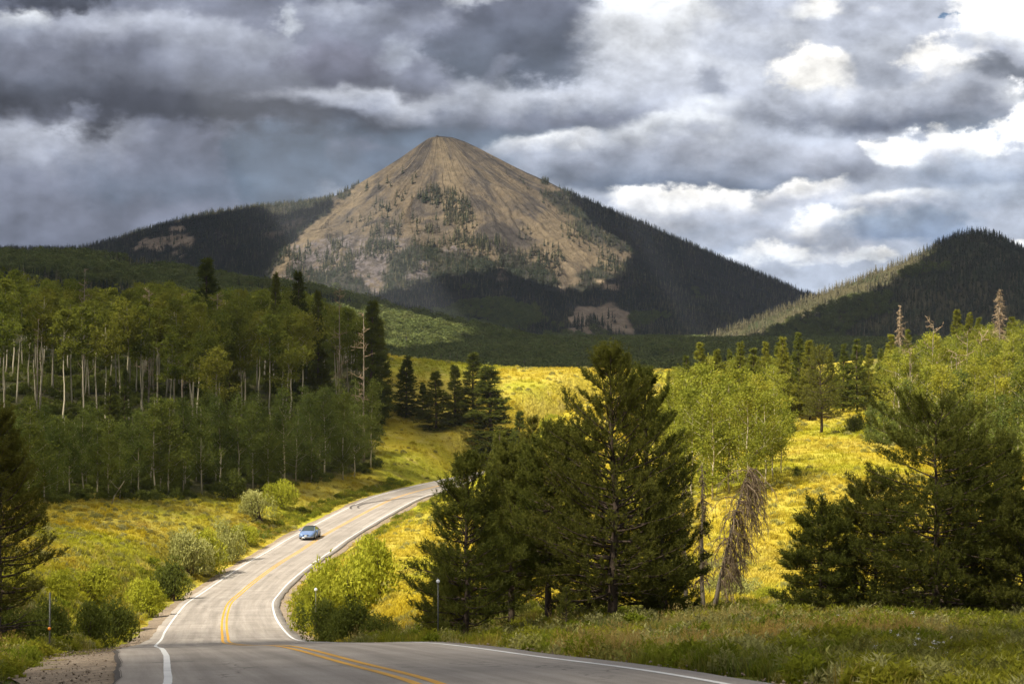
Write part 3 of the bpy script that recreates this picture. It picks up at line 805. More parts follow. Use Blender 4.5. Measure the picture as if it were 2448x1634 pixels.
# ------------------------------------------------------------------ cloud deck overhead (above and behind the frame) whose gaps let the sun through
HC = 1150.0
_tu = np.linspace(-1.0, 1.0, 161); _tl = np.linspace(math.log(8.0), math.log(720.0), 141)
_TU, _TL = np.meshgrid(_tu, _tl)
_TZ = ground_raw(_TU * np.exp(_TL), np.exp(_TL))
def ground_fast(x, y):
    y = np.maximum(y, 8.0)
    a = np.clip((np.clip(x / y, -1, 1) + 1) / 2 * 160, 0, 159.999); b = np.clip((np.log(y) - _tl[0]) / (_tl[-1] - _tl[0]) * 140, 0, 139.999)
    i = a.astype(int); j = b.astype(int); f = a - i; g = b - j
    return _TZ[j, i] * (1 - f) * (1 - g) + _TZ[j, i + 1] * f * (1 - g) + _TZ[j + 1, i] * (1 - f) * g + _TZ[j + 1, i + 1] * f * g
def down_to_ground(cx, cy):
    """where the sun ray through a point of the cloud deck meets the land"""
    t0 = np.full(cx.shape, 300.0); t1 = np.full(cx.shape, np.nan)
    prev = t0.copy(); done = np.zeros(cx.shape, bool); hit = np.full(cx.shape, HC / SUN[2])
    for t in np.linspace(500, HC / SUN[2] + 60, 34):
        x = cx - SUN[0] * t; y = cy - SUN[1] * t; z = HC - SUN[2] * t
        below = (z < terrain_all(x, y)) & ~done
        hit[below] = t - 5
        done |= below
    lo_, hi_ = hit - 32, hit + 6
    for _ in range(7):
        md = (lo_ + hi_) / 2
        x = cx - SUN[0] * md; y = cy - SUN[1] * md; z = HC - SUN[2] * md
        bl = z < terrain_all(x, y)
        hi_ = np.where(bl, md, hi_); lo_ = np.where(bl, lo_, md)
    return cx - SUN[0] * hi_, cy - SUN[1] * hi_, HC - SUN[2] * hi_
# sunlit country, as (photo column, distance) outlines
SUNLIT_NEAR = [
 [(60,98),(150,86),(320,94),(440,112),(540,120),(700,101),(860,90),(1000,86),(1300,88),(1700,86),(2000,84),(2500,84),(3300,90),(3300,700),(2300,640),(1500,560),(1150,520),(1120,430),(1165,350),(1060,300),(930,272),(780,258),(640,244),(480,214),(330,190),(200,160),(90,140)],
 [(250,262),(300,255),(320,285),(280,300)], [(880,470),(1130,470),(1130,560),(900,560)],
]
SUNLIT_PIX = [   # on far slopes, as photograph outlines
 [(860,770),(960,775),(1060,800),(1150,822),(1120,850),(950,875),(850,870)],
 [(1660,835),(1690,778),(1800,738),(1960,680),(2110,615),(2240,560),(2240,600),(2150,655),(2000,735),(1880,778),(1760,812)],
 [(1042,280),(1130,320),(1330,430),(1420,540),(1520,600),(1480,660),(1390,700),(1330,690),(1200,640),(1030,660),(980,690),(860,710),(700,700),(630,690),(680,600),(780,500),(900,380)],
]
def lit(gx, gy, gz):
    px, py = proj(gx, np.maximum(gy, 5), gz)
    wob = fbm(gx / 30, gy / 30, 3, 81)
    s = np.zeros(gx.shape, bool)
    dn = np.log(np.maximum(gy, 1)) * 300
    for p in SUNLIT_NEAR:
        s |= pip(px + wob * 60, dn + wob * 22, [(a, math.log(b) * 300) for a, b in p]) & (gy < 720) & (gy > 5)
    # thin places in the deck let a little broken sun through to the left wood and the verge
    por = np.where((px < 940) & (gy > EDGE_D(px) - 12) & (gy < 520), 0.20, np.where(gy < 120, 0.24, 0.05))
    s |= (_hash(np.floor(gx / 5.0), np.floor(gy / 5.0), 5) < por * (0.4 + 1.6 * np.clip(fbm(gx / 24, gy / 24, 3, 87) * 2 + 0.4, 0, 1))) & (gy < 700)
    for p in SUNLIT_PIX:
        s |= pip(px + fbm(gx / 80, gy / 80, 4, 83, 0.6) * 40, py + fbm(gx / 80, gy / 80, 4, 84, 0.6) * 26, p) & ((gy > 3000) if p[0][0] not in (860, 1660) else (gy > 800) & (gy < 2950))
    return s
deckV = []; deckQ = []; nv_ = 0
OFFX, OFFY = SUN_H * HC / math.tan(SUN_EL)
for (x0, x1, y0, y1, res, hole) in ((OFFX - 360, OFFX + 300, OFFY - 160, OFFY + 620, 5.0, None), (OFFX - 1900, OFFX + 1500, OFFY - 1500, 4300.0, 16.0, (OFFX - 360, OFFX + 300, OFFY - 160, OFFY + 620))):
    nx = int((x1 - x0) / res); ny = int((y1 - y0) / res)
    cx, cyy = np.meshgrid(x0 + (np.arange(nx) + 0.5) * res, y0 + (np.arange(ny) + 0.5) * res)
    sh = cx.shape
    gx, gy, gz = down_to_ground(cx.ravel(), cyy.ravel())
    cell = ~lit(gx, gy, gz).reshape(sh)
    rim = np.minimum.reduce([cx - (OFFX - 1900), (OFFX + 1500) - cx, cyy - (OFFY - 1500), 4300 - cyy])
    cell &= rim > 260 + 400 * fbm(cx / 300, cyy / 300, 3, 91)
    if hole:
        cell &= ~((cx > hole[0] - res * .5) & (cx < hole[1] + res * .5) & (cyy > hole[2] - res * .5) & (cyy < hole[3] + res * .5)) | ((cx < hole[0] + res) | (cx > hole[1] - res) | (cyy < hole[2] + res) | (cyy > hole[3] - res))
    dist = np.zeros(sh); cur = cell.copy()
    for k in range(14):
        dist += cur
        e = cur.copy()
        e[1:] &= cur[:-1]; e[:-1] &= cur[1:]; e[:, 1:] &= cur[:, :-1]; e[:, :-1] &= cur[:, 1:]
        cur = e
    lat = np.full((ny + 1, nx + 1), 99.0)
    for a in (0, 1):
        for b_ in (0, 1):
            v = lat[a:ny + a, b_:nx + b_]
            np.minimum(v, dist, out=v)
    lat[lat > 90] = 0
    lat = np.maximum(lat - 0.0, 0)
    vx, vy = np.meshgrid(x0 + np.arange(nx + 1) * res, y0 + np.arange(ny + 1) * res)
    bump = 0.75 + 1.1 * np.abs(fbm(vx / 90, vy / 90, 4, 95)) * 2
    up = np.minimum(lat * res * 0.5, 70) * bump
    dn_ = np.minimum(lat * res * 0.2, 18) * bump
    use = cell
    ii, jj = np.where(use)
    for sgn, hgt in ((1, up), (-1, -dn_)):
        V = np.stack([vx, vy, HC + hgt], -1).reshape(-1, 3)
        w = nx + 1
        k = ii * w + jj
        Q = np.stack([k, k + 1, k + w + 1, k + w], 1) if sgn > 0 else np.stack([k, k + w, k + w + 1, k + 1], 1)
        used, inv = np.unique(Q, return_inverse=True)
        deckV.append(V[used]); deckQ.append(inv.reshape(Q.shape) + nv_); nv_ += len(used)
m, N = mat('cloud_vapour')
d_ = N.n('ShaderNodeBsdfDiffuse'); d_.inputs[0].default_value = (0.86, 0.87, 0.90, 1)
t_ = N.n('ShaderNodeBsdfTranslucent'); t_.inputs[0].default_value = (0.90, 0.91, 0.94, 1)
s_ = N.n('ShaderNodeMixShader'); s_.inputs[0].default_value = 0.55
N.put(s_.inputs[1], d_.outputs[0]); N.put(s_.inputs[2], t_.outputs[0])
N.put(N.n('ShaderNodeOutputMaterial').inputs[0], s_.outputs[0])
cl = obj('clouds', mesh_np('clouds', np.vstack(deckV), [np.vstack(deckQ)], [m], smooth=True))
tag(cl, 'broken grey cloud deck overhead shading parts of the valley', 'cloud', kind='stuff')

# ------------------------------------------------------------------ plant builders (meshes in metres, base at the origin)
def unit(v):
    return v / (np.linalg.norm(v, axis=-1, keepdims=True) + 1e-9)
def leaves(mb, C, size, rg, var, up=0.0, aspect=0.75):
    """one small rhombic leaf face at every centre"""
    n = len(C)
    nrm = rg.normal(size=(n, 3)); nrm[:, 2] += up; nrm = unit(nrm)
    t = unit(np.cross(nrm, rg.normal(size=(n, 3)))); b = np.cross(nrm, t)
    s = (size * rg.uniform(0.65, 1.25, n))[:, None]
    V = np.stack([C - t * s * 0.5, C + b * s * 0.5 * aspect, C + t * s * 0.5, C - b * s * 0.5 * aspect], 1).reshape(-1, 3)
    Q = np.arange(4 * n).reshape(n, 4)
    mb.add(V, Q, a=np.repeat(var, 4))
def needles(mb, B, A, L, k, nl, nw, rg, var, spread=0.8):
    """bottle-brush shoots: bases B, unit axes A, lengths L; k needles each"""
    n = len(B)
    t = rg.uniform(0.0, 1.0, (n, k))
    rad = unit(np.cross(A[:, None], rg.normal(size=(n, k, 3))))
    dirs = unit(rad * spread + A[:, None] * 0.62)
    p = B[:, None] + A[:, None] * (L[:, None] * t)[..., None]
    ln = (nl * rg.uniform(0.75, 1.2, (n, k)))[..., None]
    side = unit(np.cross(dirs, rg.normal(size=(n, k, 3)))) * nw * 0.5
    V = np.stack([p - side, p + side, p + dirs * ln], 2).reshape(-1, 3)
    T = np.arange(len(V)).reshape(-1, 3)
    mb.add(V, None, T, a=np.repeat(np.repeat(var, k), 3))
def curve_pts(p0, d0, L, n, bend, rg, wob=0.0):
    """a limb that starts along d0 and bends by 'bend' (added to z per step)"""
    p = [np.array(p0, float)]; d_ = np.array(d0, float)
    for k in range(n):
        d_ = d_ + np.array([0, 0, bend / n]) + rg.normal(size=3) * wob
        d_ = d_ / np.linalg.norm(d_)
        p.append(p[-1] + d_ * L / n)
    return np.array(p)

def aspen(seed, h, bare, rad, nleaf, leaf, leafm, limb_n=20, young=False):
    """trunk + crown meshes. bare: clear trunk share of the height, rad: crown radius"""
    rg = np.random.default_rng(seed)
    tk = MB(); cr = MB()
    zt = np.linspace(0, h, 9)
    sway = np.cumsum(rg.normal(size=(9, 2)) * h * 0.006, axis=0); sway -= sway[0]
    P = np.stack([sway[:, 0], sway[:, 1], zt], 1)
    r0 = h * 0.0068 + 0.025
    tk.tube(P, r0 * (1 - 0.86 * (zt / h) ** 0.8), 7)
    cs = []; cv = []
    zc = rg.uniform(bare, 0.99, limb_n) ** 1.0
    zc = np.sort(zc)
    for z in zc:
        f = (z - bare) / (1 - bare)
        env = (math.sin(math.pi * min(1, 0.12 + f * 0.88)) ** 0.6 if not young else (1 - f) ** 0.75 * min(1, 0.35 + f * 4) + 0.12)
        L = rad * env * rg.uniform(0.65, 1.2)
        a = rg.uniform(0, 2 * math.pi); e = rg.uniform(0.35, 0.9)
        b0 = np.array([np.interp(z * h, zt, P[:, 0]), np.interp(z * h, zt, P[:, 1]), z * h])
        pts = curve_pts(b0, (math.cos(a) * math.cos(e), math.sin(a) * math.cos(e), math.sin(e)), L * 1.15, 5, 0.25, rg, 0.10)
        tk.tube(pts, np.linspace(r0 * 0.32 * (1 - 0.6 * f), 0.008, 6), 4, cap=False)
        m = max(2, int(5 * env))
        tone = rg.uniform(0, 1)
        for k in range(m):
            q = pts[min(5, 2 + k % 4)] + rg.normal(size=3) * L * 0.22
            cs.append(q); cv.append(np.clip(tone + rg.normal() * 0.2, 0, 1))
    cs.append(P[-1]); cv.append(0.7); cs.append(P[-2]); cv.append(0.6)
    cs = np.array(cs); cv = np.array(cv)
    w = rg.integers(0, len(cs), nleaf)
    spread = rad * 0.15 * (1 + 0 * w[:, None]) * (0.75 + 0.5 * rg.uniform(0, 1, len(cs))[w][:, None])
    C = cs[w] + rg.normal(size=(nleaf, 3)) * np.array([1, 1, 0.72]) * spread
    leaves(cr, C, leaf, rg, np.clip(cv[w] * 0.65 + rg.uniform(0, 0.35, nleaf), 0, 1), 0.4)
    return tk.mesh('aspen_trunk', [M['aspen_bark']], smooth=True), cr.mesh('aspen_crown', [leafm], var=True)

def pine(seed, h, rad, base, nwh, per, shoots, k, nl, nw, sl, droop=0.0, asc=0.75, flat=0.0, bark='pine_bark', leafm='pine_needle', tip=1.0, dead=6, r0=None, rounded=0.55):
    """near pine: whorled limbs whose ends carry upturned bottle-brush shoots"""
    rg = np.random.default_rng(seed)
    tk = MB(); cr = MB()
    zt = np.linspace(0, h, 10)
    sway = np.cumsum(rg.normal(size=(10, 2)) * h * 0.006, axis=0); sway -= sway[0]
    P = np.stack([sway[:, 0], sway[:, 1], zt], 1)
    r0 = r0 or h * 0.017 + 0.02
    tk.tube(P, r0 * (1 - 0.9 * (zt / h)), 9)
    B = []; A = []; Lq = []; var = []
    lev = base + (1 - base) * (np.arange(nwh) / nwh) ** 1.05
    for z in lev:
        f = (z - base) / (1 - base)
        env = ((1 - f) ** rounded) * min(1.0, 0.62 + f * 2.6) * tip + 0.07
        n = per + int(rg.integers(-1, 2))
        a0 = rg.uniform(0, 6.28)
        for q in range(n):
            if rg.uniform() < 0.10: continue
            a = a0 + q * 6.283 / n + rg.normal() * 0.25
            L = rad * env * rg.uniform(0.62, 1.18)
            e = -0.05 + asc * f - droop * (1 - f) + rg.normal() * 0.10
            zz = z * h + rg.normal() * 0.08
            b0 = np.array([np.interp(zz, zt, P[:, 0]), np.interp(zz, zt, P[:, 1]), zz])
            pts = curve_pts(b0, (math.cos(a) * math.cos(e), math.sin(a) * math.cos(e), math.sin(e)), L, 6, 0.42 * asc / 0.75 + droop * 0.4, rg, 0.07)
            tk.tube(pts, np.linspace(r0 * 0.26 * (1 - 0.7 * f) + 0.008, 0.006, 7), 4, cap=False)
            ns = max(3, int(shoots * (0.35 + L / rad)))
            tone = np.clip(0.25 + 0.45 * rg.uniform() + 0.2 * f, 0, 1)
            t = np.sort(rg.uniform(0.16, 1.0, ns)) ** 0.8
            seg = np.clip(t * 6, 0, 5.999); ii = seg.astype(int); fr = (seg - ii)[:, None]
            c = pts[ii] * (1 - fr) + pts[ii + 1] * fr
            ax = unit(pts[ii + 1] - pts[ii])
            side = unit(np.cross(ax, np.array([0, 0, 1.0])))
            lat = rg.normal(size=ns)
            offs = side * (lat * 0.26 * L * (1.15 - t))[:, None] + np.array([0, 0, 1.0]) * (rg.normal(size=ns) * 0.10 * L * (1.1 - t))[:, None]
            dirs = unit(ax * 0.75 + side * lat[:, None] * 0.55 + np.array([0, 0, 1.0]) * (0.55 + flat + rg.uniform(0, 0.5, ns))[:, None])
            B.append(c + offs); A.append(dirs); Lq.append(sl * rg.uniform(0.6, 1.3, ns)); var.append(np.clip(tone + rg.normal(size=ns) * 0.16, 0, 1))
    m = 10
    B.append(np.repeat(P[-1:], m, 0) - np.array([0, 0, 1.0]) * rg.uniform(0, 0.09 * h, (m, 1))); A.append(unit(rg.normal(size=(m, 3)) * 0.5 + np.array([0, 0, 1.0]))); Lq.append(sl * rg.uniform(0.8, 1.3, m)); var.append(np.full(m, 0.5))
    B = np.vstack(B); A = np.vstack(A); Lq = np.concatenate(Lq); var = np.concatenate(var)
    needles(cr, B, A, Lq, k, nl, nw, rg, var)
    for q in range(dead):                                   # bare lower limbs
        z = rg.uniform(base * 0.35, base * 1.1) * h
        a = rg.uniform(0, 6.28)
        b0 = np.array([np.interp(z, zt, P[:, 0]), np.interp(z, zt, P[:, 1]), z])
        pts = curve_pts(b0, (math.cos(a), math.sin(a), rg.uniform(-0.1, 0.5)), rad * rg.uniform(0.4, 0.9), 6, rg.uniform(-0.3, 0.5), rg, 0.12)
        tk.tube(pts, np.linspace(r0 * 0.20, 0.006, 7), 4, cap=False)
    return tk.mesh('pine_trunk', [M[bark]], smooth=True), cr.mesh('pine_crown', [M[leafm]], var=True)

def conifer(seed, h, rad, base=0.06, nb=150, leafm='conifer_needle', k=9, nl=0.42, nw=0.085, droop=0.35, rounded=0.85):
    """mid-distance conifer: full cone of drooping sprays"""
    rg = np.random.default_rng(seed)
    tk = MB(); cr = MB()
    zt = np.linspace(0, h, 7)
    P = np.stack([np.cumsum(rg.normal(size=7) * h * 0.004), np.cumsum(rg.normal(size=7) * h * 0.004), zt], 1)
    tk.tube(P, (h * 0.013 + 0.02) * (1 - 0.9 * zt / h), 6)
    B = []; A = []; Lq = []; var = []
    zs = base + (1 - base) * rg.uniform(0, 1, nb) ** 1.15
    for z in zs:
        f = (z - base) / (1 - base)
        L = rad * ((1 - f) ** rounded * min(1, 0.6 + 3 * f) + 0.04) * rg.uniform(0.6, 1.2)
        a = rg.uniform(0, 6.28); e = 0.55 * f - droop * (1 - f) + rg.normal() * 0.12
        pts = curve_pts((np.interp(z * h, zt, P[:, 0]), np.interp(z * h, zt, P[:, 1]), z * h), (math.cos(a) * math.cos(e), math.sin(a) * math.cos(e), math.sin(e)), L, 4, 0.3, rg, 0.06)
        tk.tube(pts, np.linspace(0.03, 0.006, 5), 3, cap=False)
        ns = max(3, int(3 + 9 * L / rad))
        t = rg.uniform(0.15, 1.0, ns); seg = np.clip(t * 4, 0, 3.999); ii = seg.astype(int); fr = (seg - ii)[:, None]
        ax = unit(pts[ii + 1] - pts[ii]); side = unit(np.cross(ax, np.array([0, 0, 1.0]))); lat = rg.normal(size=ns)
        B.append(pts[ii] * (1 - fr) + pts[ii + 1] * fr + side * (lat * 0.22 * L * (1.1 - t))[:, None])
        A.append(unit(ax + side * lat[:, None] * 0.6 + np.array([0, 0, 0.15]))); Lq.append(np.full(ns, 0.35)); var.append(np.clip(rg.uniform(0.1, 0.75) + rg.normal(size=ns) * 0.15, 0, 1))
    B.append(P[-1:] - np.array([[0, 0, 0.6]])); A.append(np.array([[0, 0, 1.0]])); Lq.append(np.array([0.6])); var.append(np.array([0.5]))
    needles(cr, np.vstack(B), np.vstack(A), np.concatenate(Lq), k, nl, nw, rg, np.concatenate(var), 0.7)
    return tk.mesh('conifer_trunk', [M['pine_bark']], smooth=True), cr.mesh('conifer_crown', [M[leafm]], var=True)

def dead_tree(seed, h, rad, lean=(0, 0), n=120, hang=0.6, twig=0.012, one_side=None, top=0.2, subs=5, girth=0.014, veil=False):
    """bare trunk with curtains of fine grey twigs"""
    rg = np.random.default_rng(seed)
    tk = MB(); tw = MB()
    zt = np.linspace(0, 1, 10)
    P = np.stack([lean[0] * zt ** 1.2 + np.cumsum(rg.normal(size=10) * h * 0.004), lean[1] * zt ** 1.2, zt * h], 1); P[0, :2] = 0
    tk.tube(P, (h * girth + 0.025) * (1 - 0.85 * zt), 7)
    for q in range(n):
        z = rg.uniform(0.16, 1.0) ** 0.8 if veil else rg.uniform(0.12, 1.0) ** 0.9
        f = z if not veil else 0.9 - 0.75 * z
        a = rg.uniform(0, 6.28) if one_side is None or rg.uniform() < 0.25 else one_side + rg.normal() * 0.6
        L = rad * ((1 - f) ** 0.6 + top) * rg.uniform(0.4, 1.15)
        b0 = np.array([np.interp(z, zt, P[:, c]) for c in range(3)])
        pts = curve_pts(b0, (math.cos(a), math.sin(a), rg.uniform(-0.2, 0.5)), L, 6, -hang * rg.uniform(0.6, 2.2), rg, 0.16)
        tw.tube(pts, np.linspace(twig * 1.5, twig * 0.6, 7), 3, cap=False)
        for s in range(subs):
            i0 = rg.integers(1, 6)
            sp = curve_pts(pts[i0], unit(rg.normal(size=3) + np.array([0, 0, -0.4])), L * rg.uniform(0.25, 0.55), 4, -hang * rg.uniform(0.5, 2.0), rg, 0.22)
            tw.tube(sp, np.linspace(twig * 0.8, twig * 0.4, 5), 3, cap=False)
    return tk.mesh('dead_trunk', [M['dead_wood']], smooth=True), tw.mesh('dead_twigs', [M['dead_twig']])

def bush(seed, leafm, n=2600, leaf=0.085, lumps=9, stems=26):
    """unit willow bush: radius 1, height 1"""
    rg = np.random.default_rng(seed)
    st = MB(); lf = MB()
    a = rg.uniform(0, 6.28, lumps); rr = rg.uniform(0.0, 0.62, lumps) ** 0.8
    C = np.stack([np.cos(a) * rr, np.sin(a) * rr, (0.30 + 0.38 * rg.uniform(0, 1, lumps)) * (1.05 - 0.55 * rr)], 1)
    R = rg.uniform(0.24, 0.42, lumps)
    w = rg.integers(0, lumps, n)
    dr = unit(rg.normal(size=(n, 3)))
    q = C[w] + dr * (R[w] * rg.uniform(0.35, 1.08, n) ** 0.5)[:, None]
    q[:, 2] = np.maximum(q[:, 2], 0.02 + rg.uniform(0, 0.06, n))
    tone = rg.uniform(0.1, 0.8, lumps)
    leaves(lf, q, leaf, rg, np.clip(tone[w] * 0.6 + rg.uniform(0, 0.4, n), 0, 1), 0.2, 0.5)
    m = n // 6                                               # upright sprigs that break the outline
    w = rg.integers(0, lumps, m)
    p = C[w] + unit(rg.normal(size=(m, 3)) + np.array([0, 0, 0.8])) * R[w][:, None]
    p[:, 2] = np.maximum(p[:, 2], 0.05)
    ax = unit(rg.normal(size=(m, 3)) * 0.5 + np.array([0, 0, 1.0]))
    needles(lf, p, ax, np.full(m, 0.10), 4, 0.075, 0.030, rg, np.clip(tone[w] + 0.2, 0, 1))
    for k in range(stems):
        c = C[rg.integers(0, lumps)]
        pts = curve_pts((rg.normal() * 0.08, rg.normal() * 0.08, 0), unit(c + np.array([0, 0, 0.5])), np.linalg.norm(c) * 1.2, 5, 0.1, rg, 0.08)
        st.tube(pts, np.linspace(0.016, 0.005, 6), 3, cap=False)
    return st.mesh('willow_stems', [M['pine_bark']]), lf.mesh('willow_leaves', [leafm], var=True)

def tuft(seed, mtl, blades, h, spread, w, lean=0.5, heads=0.0):
    """one grass tuft; returns a mesh"""
    rg = np.random.default_rng(seed)
    n = blades
    b = np.stack([rg.normal(size=n) * spread, rg.normal(size=n) * spread, np.full(n, -0.04)], 1)
    a = rg.uniform(0, 6.28, n); l = lean * rg.uniform(0.1, 1.0, n); hh = h * rg.uniform(0.5, 1.15, n)
    d1 = np.stack([np.cos(a) * l * hh, np.sin(a) * l * hh, hh], 1)
    sd = np.stack([-np.sin(a + 0.6), np.cos(a + 0.6), a * 0], 1) * w
    mid = b + d1 * np.array([0.35, 0.35, 0.6])
    V = np.stack([b - sd, b + sd, mid + sd * 0.8, mid - sd * 0.8, b + d1], 1).reshape(-1, 3)
    k = np.arange(n)[:, None] * 5
    mb = MB()
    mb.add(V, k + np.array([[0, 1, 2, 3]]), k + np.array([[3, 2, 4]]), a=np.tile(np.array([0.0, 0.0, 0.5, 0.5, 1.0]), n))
    if heads:
        m = int(n * heads)
        p = (b + d1)[:m]
        needles(mb, p - np.array([0, 0, 0.10]), unit(d1[:m]), np.full(m, 0.12), 5, 0.05, 0.018, rg, np.full(m, 0.9), 0.5)
    return mb.mesh('tuft', [mtl], var=True)
def cushion(seed, mtl, n, r, h, leaf):
    """sagebrush cushion"""
    rg = np.random.default_rng(seed)
    d_ = unit(rg.normal(size=(n, 3))); d_[:, 2] = np.abs(d_[:, 2])
    R = rg.uniform(0.35, 1.05, n) ** 0.5 * (0.75 + 0.4 * fbm(d_[:, 0] * 2 + seed, d_[:, 1] * 2, 3, seed) * 2)
    C = d_ * R[:, None] * np.array([r, r, h])
    mb = MB()
    ax = unit(d_ + np.array([0, 0, 0.8]))
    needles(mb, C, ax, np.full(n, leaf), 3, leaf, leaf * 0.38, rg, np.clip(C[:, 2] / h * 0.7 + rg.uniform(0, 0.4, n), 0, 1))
    return mb.mesh('cushion', [mtl], var=True)

# ------------------------------------------------------------------ scattered masses (geometry-node instances)
def scatter(name, pts, scl, rot, idx, meshes, label, cat, mats=None):
    src = bpy.data.collections.new(name + '_kinds')
    for q, me in enumerate(meshes):
        o = bpy.data.objects.new('%s_kind_%02d' % (name, q), me)
        src.objects.link(o)
    pts = np.asarray(pts, np.float32)
    me = bpy.data.meshes.new(name)
    me.vertices.add(len(pts)); me.vertices.foreach_set('co', pts.ravel())
    a = me.attributes.new('scl', 'FLOAT_VECTOR', 'POINT'); a.data.foreach_set('vector', np.asarray(scl, np.float32).ravel())
    a = me.attributes.new('rot', 'FLOAT_VECTOR', 'POINT'); a.data.foreach_set('vector', np.asarray(rot, np.float32).ravel())
    a = me.attributes.new('idx', 'INT', 'POINT'); a.data.foreach_set('value', np.asarray(idx, np.int32))
    o = obj(name, me)
    ng = bpy.data.node_groups.new(name, 'GeometryNodeTree')
    ng.interface.new_socket('Geometry', in_out='INPUT', socket_type='NodeSocketGeometry')
    ng.interface.new_socket('Geometry', in_out='OUTPUT', socket_type='NodeSocketGeometry')
    L = ng.links.new
    gi = ng.nodes.new('NodeGroupInput'); go = ng.nodes.new('NodeGroupOutput')
    ci = ng.nodes.new('GeometryNodeCollectionInfo'); ci.inputs['Collection'].default_value = src
    ci.inputs['Separate Children'].default_value = True; ci.inputs['Reset Children'].default_value = True
    ip = ng.nodes.new('GeometryNodeInstanceOnPoints'); ip.inputs['Pick Instance'].default_value = True
    def na(nm, ty):
        n = ng.nodes.new('GeometryNodeInputNamedAttribute'); n.data_type = ty; n.inputs['Name'].default_value = nm
        return n.outputs['Attribute']
    L(gi.outputs[0], ip.inputs['Points']); L(ci.outputs[0], ip.inputs['Instance'])
    L(na('idx', 'INT'), ip.inputs['Instance Index']); L(na('scl', 'FLOAT_VECTOR'), ip.inputs['Scale'])
    e2r = ng.nodes.new('FunctionNodeEulerToRotation')
    L(na('rot', 'FLOAT_VECTOR'), e2r.inputs[0]); L(e2r.outputs[0], ip.inputs['Rotation'])
    L(ip.outputs[0], go.inputs[0])
    md = o.modifiers.new('scatter', 'NODES'); md.node_group = ng
    tag(o, label, cat, kind='stuff')
    return o
def rots(n, rg, tilt=0.06):
    return np.stack([rg.normal(size=n) * tilt, rg.normal(size=n) * tilt, rg.uniform(0, 6.28, n)], 1)

# far-forest kinds
def far_conifer(seed, leafm, n=46, w=0.16):
    rg = np.random.default_rng(seed); mb = MB(); w = w * rg.uniform(0.75, 1.35)
    f = rg.uniform(0.03, 1, n) ** 1.0
    a = rg.uniform(0, 6.28, n); r = w * ((1 - f) * 1.0 + 0.04) * rg.uniform(0.7, 1.25, n)
    c = np.stack([f * 0, f * 0, f], 1)
    tip = np.stack([np.cos(a) * r, np.sin(a) * r, f - 0.05 * rg.uniform(0.2, 1.4, n)], 1)
    sd = np.stack([-np.sin(a), np.cos(a), a * 0], 1) * (0.05 * (1.15 - f))[:, None]
    up = np.array([0, 0, 0.10]) * rg.uniform(0.5, 1, (n, 1))
    V = np.stack([tip - sd, tip + sd, c + up], 1).reshape(-1, 3)
    mb.add(V, None, np.arange(3 * n).reshape(n, 3), a=np.repeat(rg.uniform(0, 1, n), 3))
    mb.tube([(0, 0, -0.05), (0, 0, 1.02)], [0.018, 0.004], 3, a=0.2)
    return mb.mesh('far_conifer', [leafm], var=True)
def far_snag(seed, leafm, n=34):
    rg = np.random.default_rng(seed); mb = MB()
    mb.tube([(0, 0, -0.05), (0, 0, 1.0)], [0.016, 0.005], 3, a=1.0)
    f = rg.uniform(0.2, 0.98, n); a = rg.uniform(0, 6.28, n); r = 0.12 * (1.1 - f) * rg.uniform(0.5, 1.3, n)
    b = np.stack([f * 0, f * 0, f], 1); t = np.stack([np.cos(a) * r, np.sin(a) * r, f - 0.04], 1)
    V = np.stack([b - np.array([0, 0, .02]), b + np.array([0, 0, .02]), t], 1).reshape(-1, 3)
    mb.add(V, None, np.arange(3 * n).reshape(n, 3), a=np.repeat(rg.uniform(0, 1, n), 3))
    return mb.mesh('far_snag', [leafm], var=True)
def far_aspen(seed, leafm, n=260, leaf=0.085):
    rg = np.random.default_rng(seed); mb = MB()
    L_ = 9
    c = np.stack([rg.normal(size=L_) * 0.13, rg.normal(size=L_) * 0.13, rg.uniform(0.42, 0.88, L_)], 1); tone = rg.uniform(0, 1, L_)
    w = rg.integers(0, L_, n)
    q = c[w] + unit(rg.normal(size=(n, 3))) * (0.17 * rg.uniform(0.3, 1.05, n) ** 0.5)[:, None]
    leaves(mb, q, leaf, rg, np.clip(tone[w] * 0.6 + rg.uniform(0, .4, n), 0, 1), 0.4)
    return mb.mesh('far_aspen', [leafm], var=True)

# ------------------------------------------------------------------ tree placement helpers
def gz_at(px, d):
    x = (px - 1224.0) / F * d / (CT)      # good to a few centimetres
    return x, float(ground(np.array([x]), np.array([float(d)]))[0])
def plant(name, parts, x, y, z, s, rz, label, cat, group=None, sz=None, names=('trunk', 'crown')):
    e = empty(name, (x, y, z), rz, (s, s, sz or s))
    tag(e, label, cat, group)
    for nm, me in zip(names, parts):
        c = obj(nm, me, e)
        if nm == 'twigs': c['kind'] = 'stuff'
    return e
def ordinal(n):
    return ORD[n] if n < len(ORD) else ('%s-%s' % ({3: 'thirty', 4: 'forty', 5: 'fifty', 6: 'sixty', 7: 'seventy', 8: 'eighty', 9: 'ninety'}[(n + 1) // 10], ORD[(n + 1) % 10 - 1]) if (n + 1) % 10 else {4: 'fortieth', 5: 'fiftieth', 6: 'sixtieth', 7: 'seventieth', 8: 'eightieth', 9: 'ninetieth'}[(n + 1) // 10])
def number_group(items, phrase, rest):
    """items: (photo column, object); those inside the picture are counted from the left"""
    k = 0
    for p, o in sorted(items, key=lambda t: t[0]):
        if -25 < p < 2470:
            o['label'] = phrase % ordinal(k); k += 1
        else:
            o['label'] = rest
GROUPED = {}
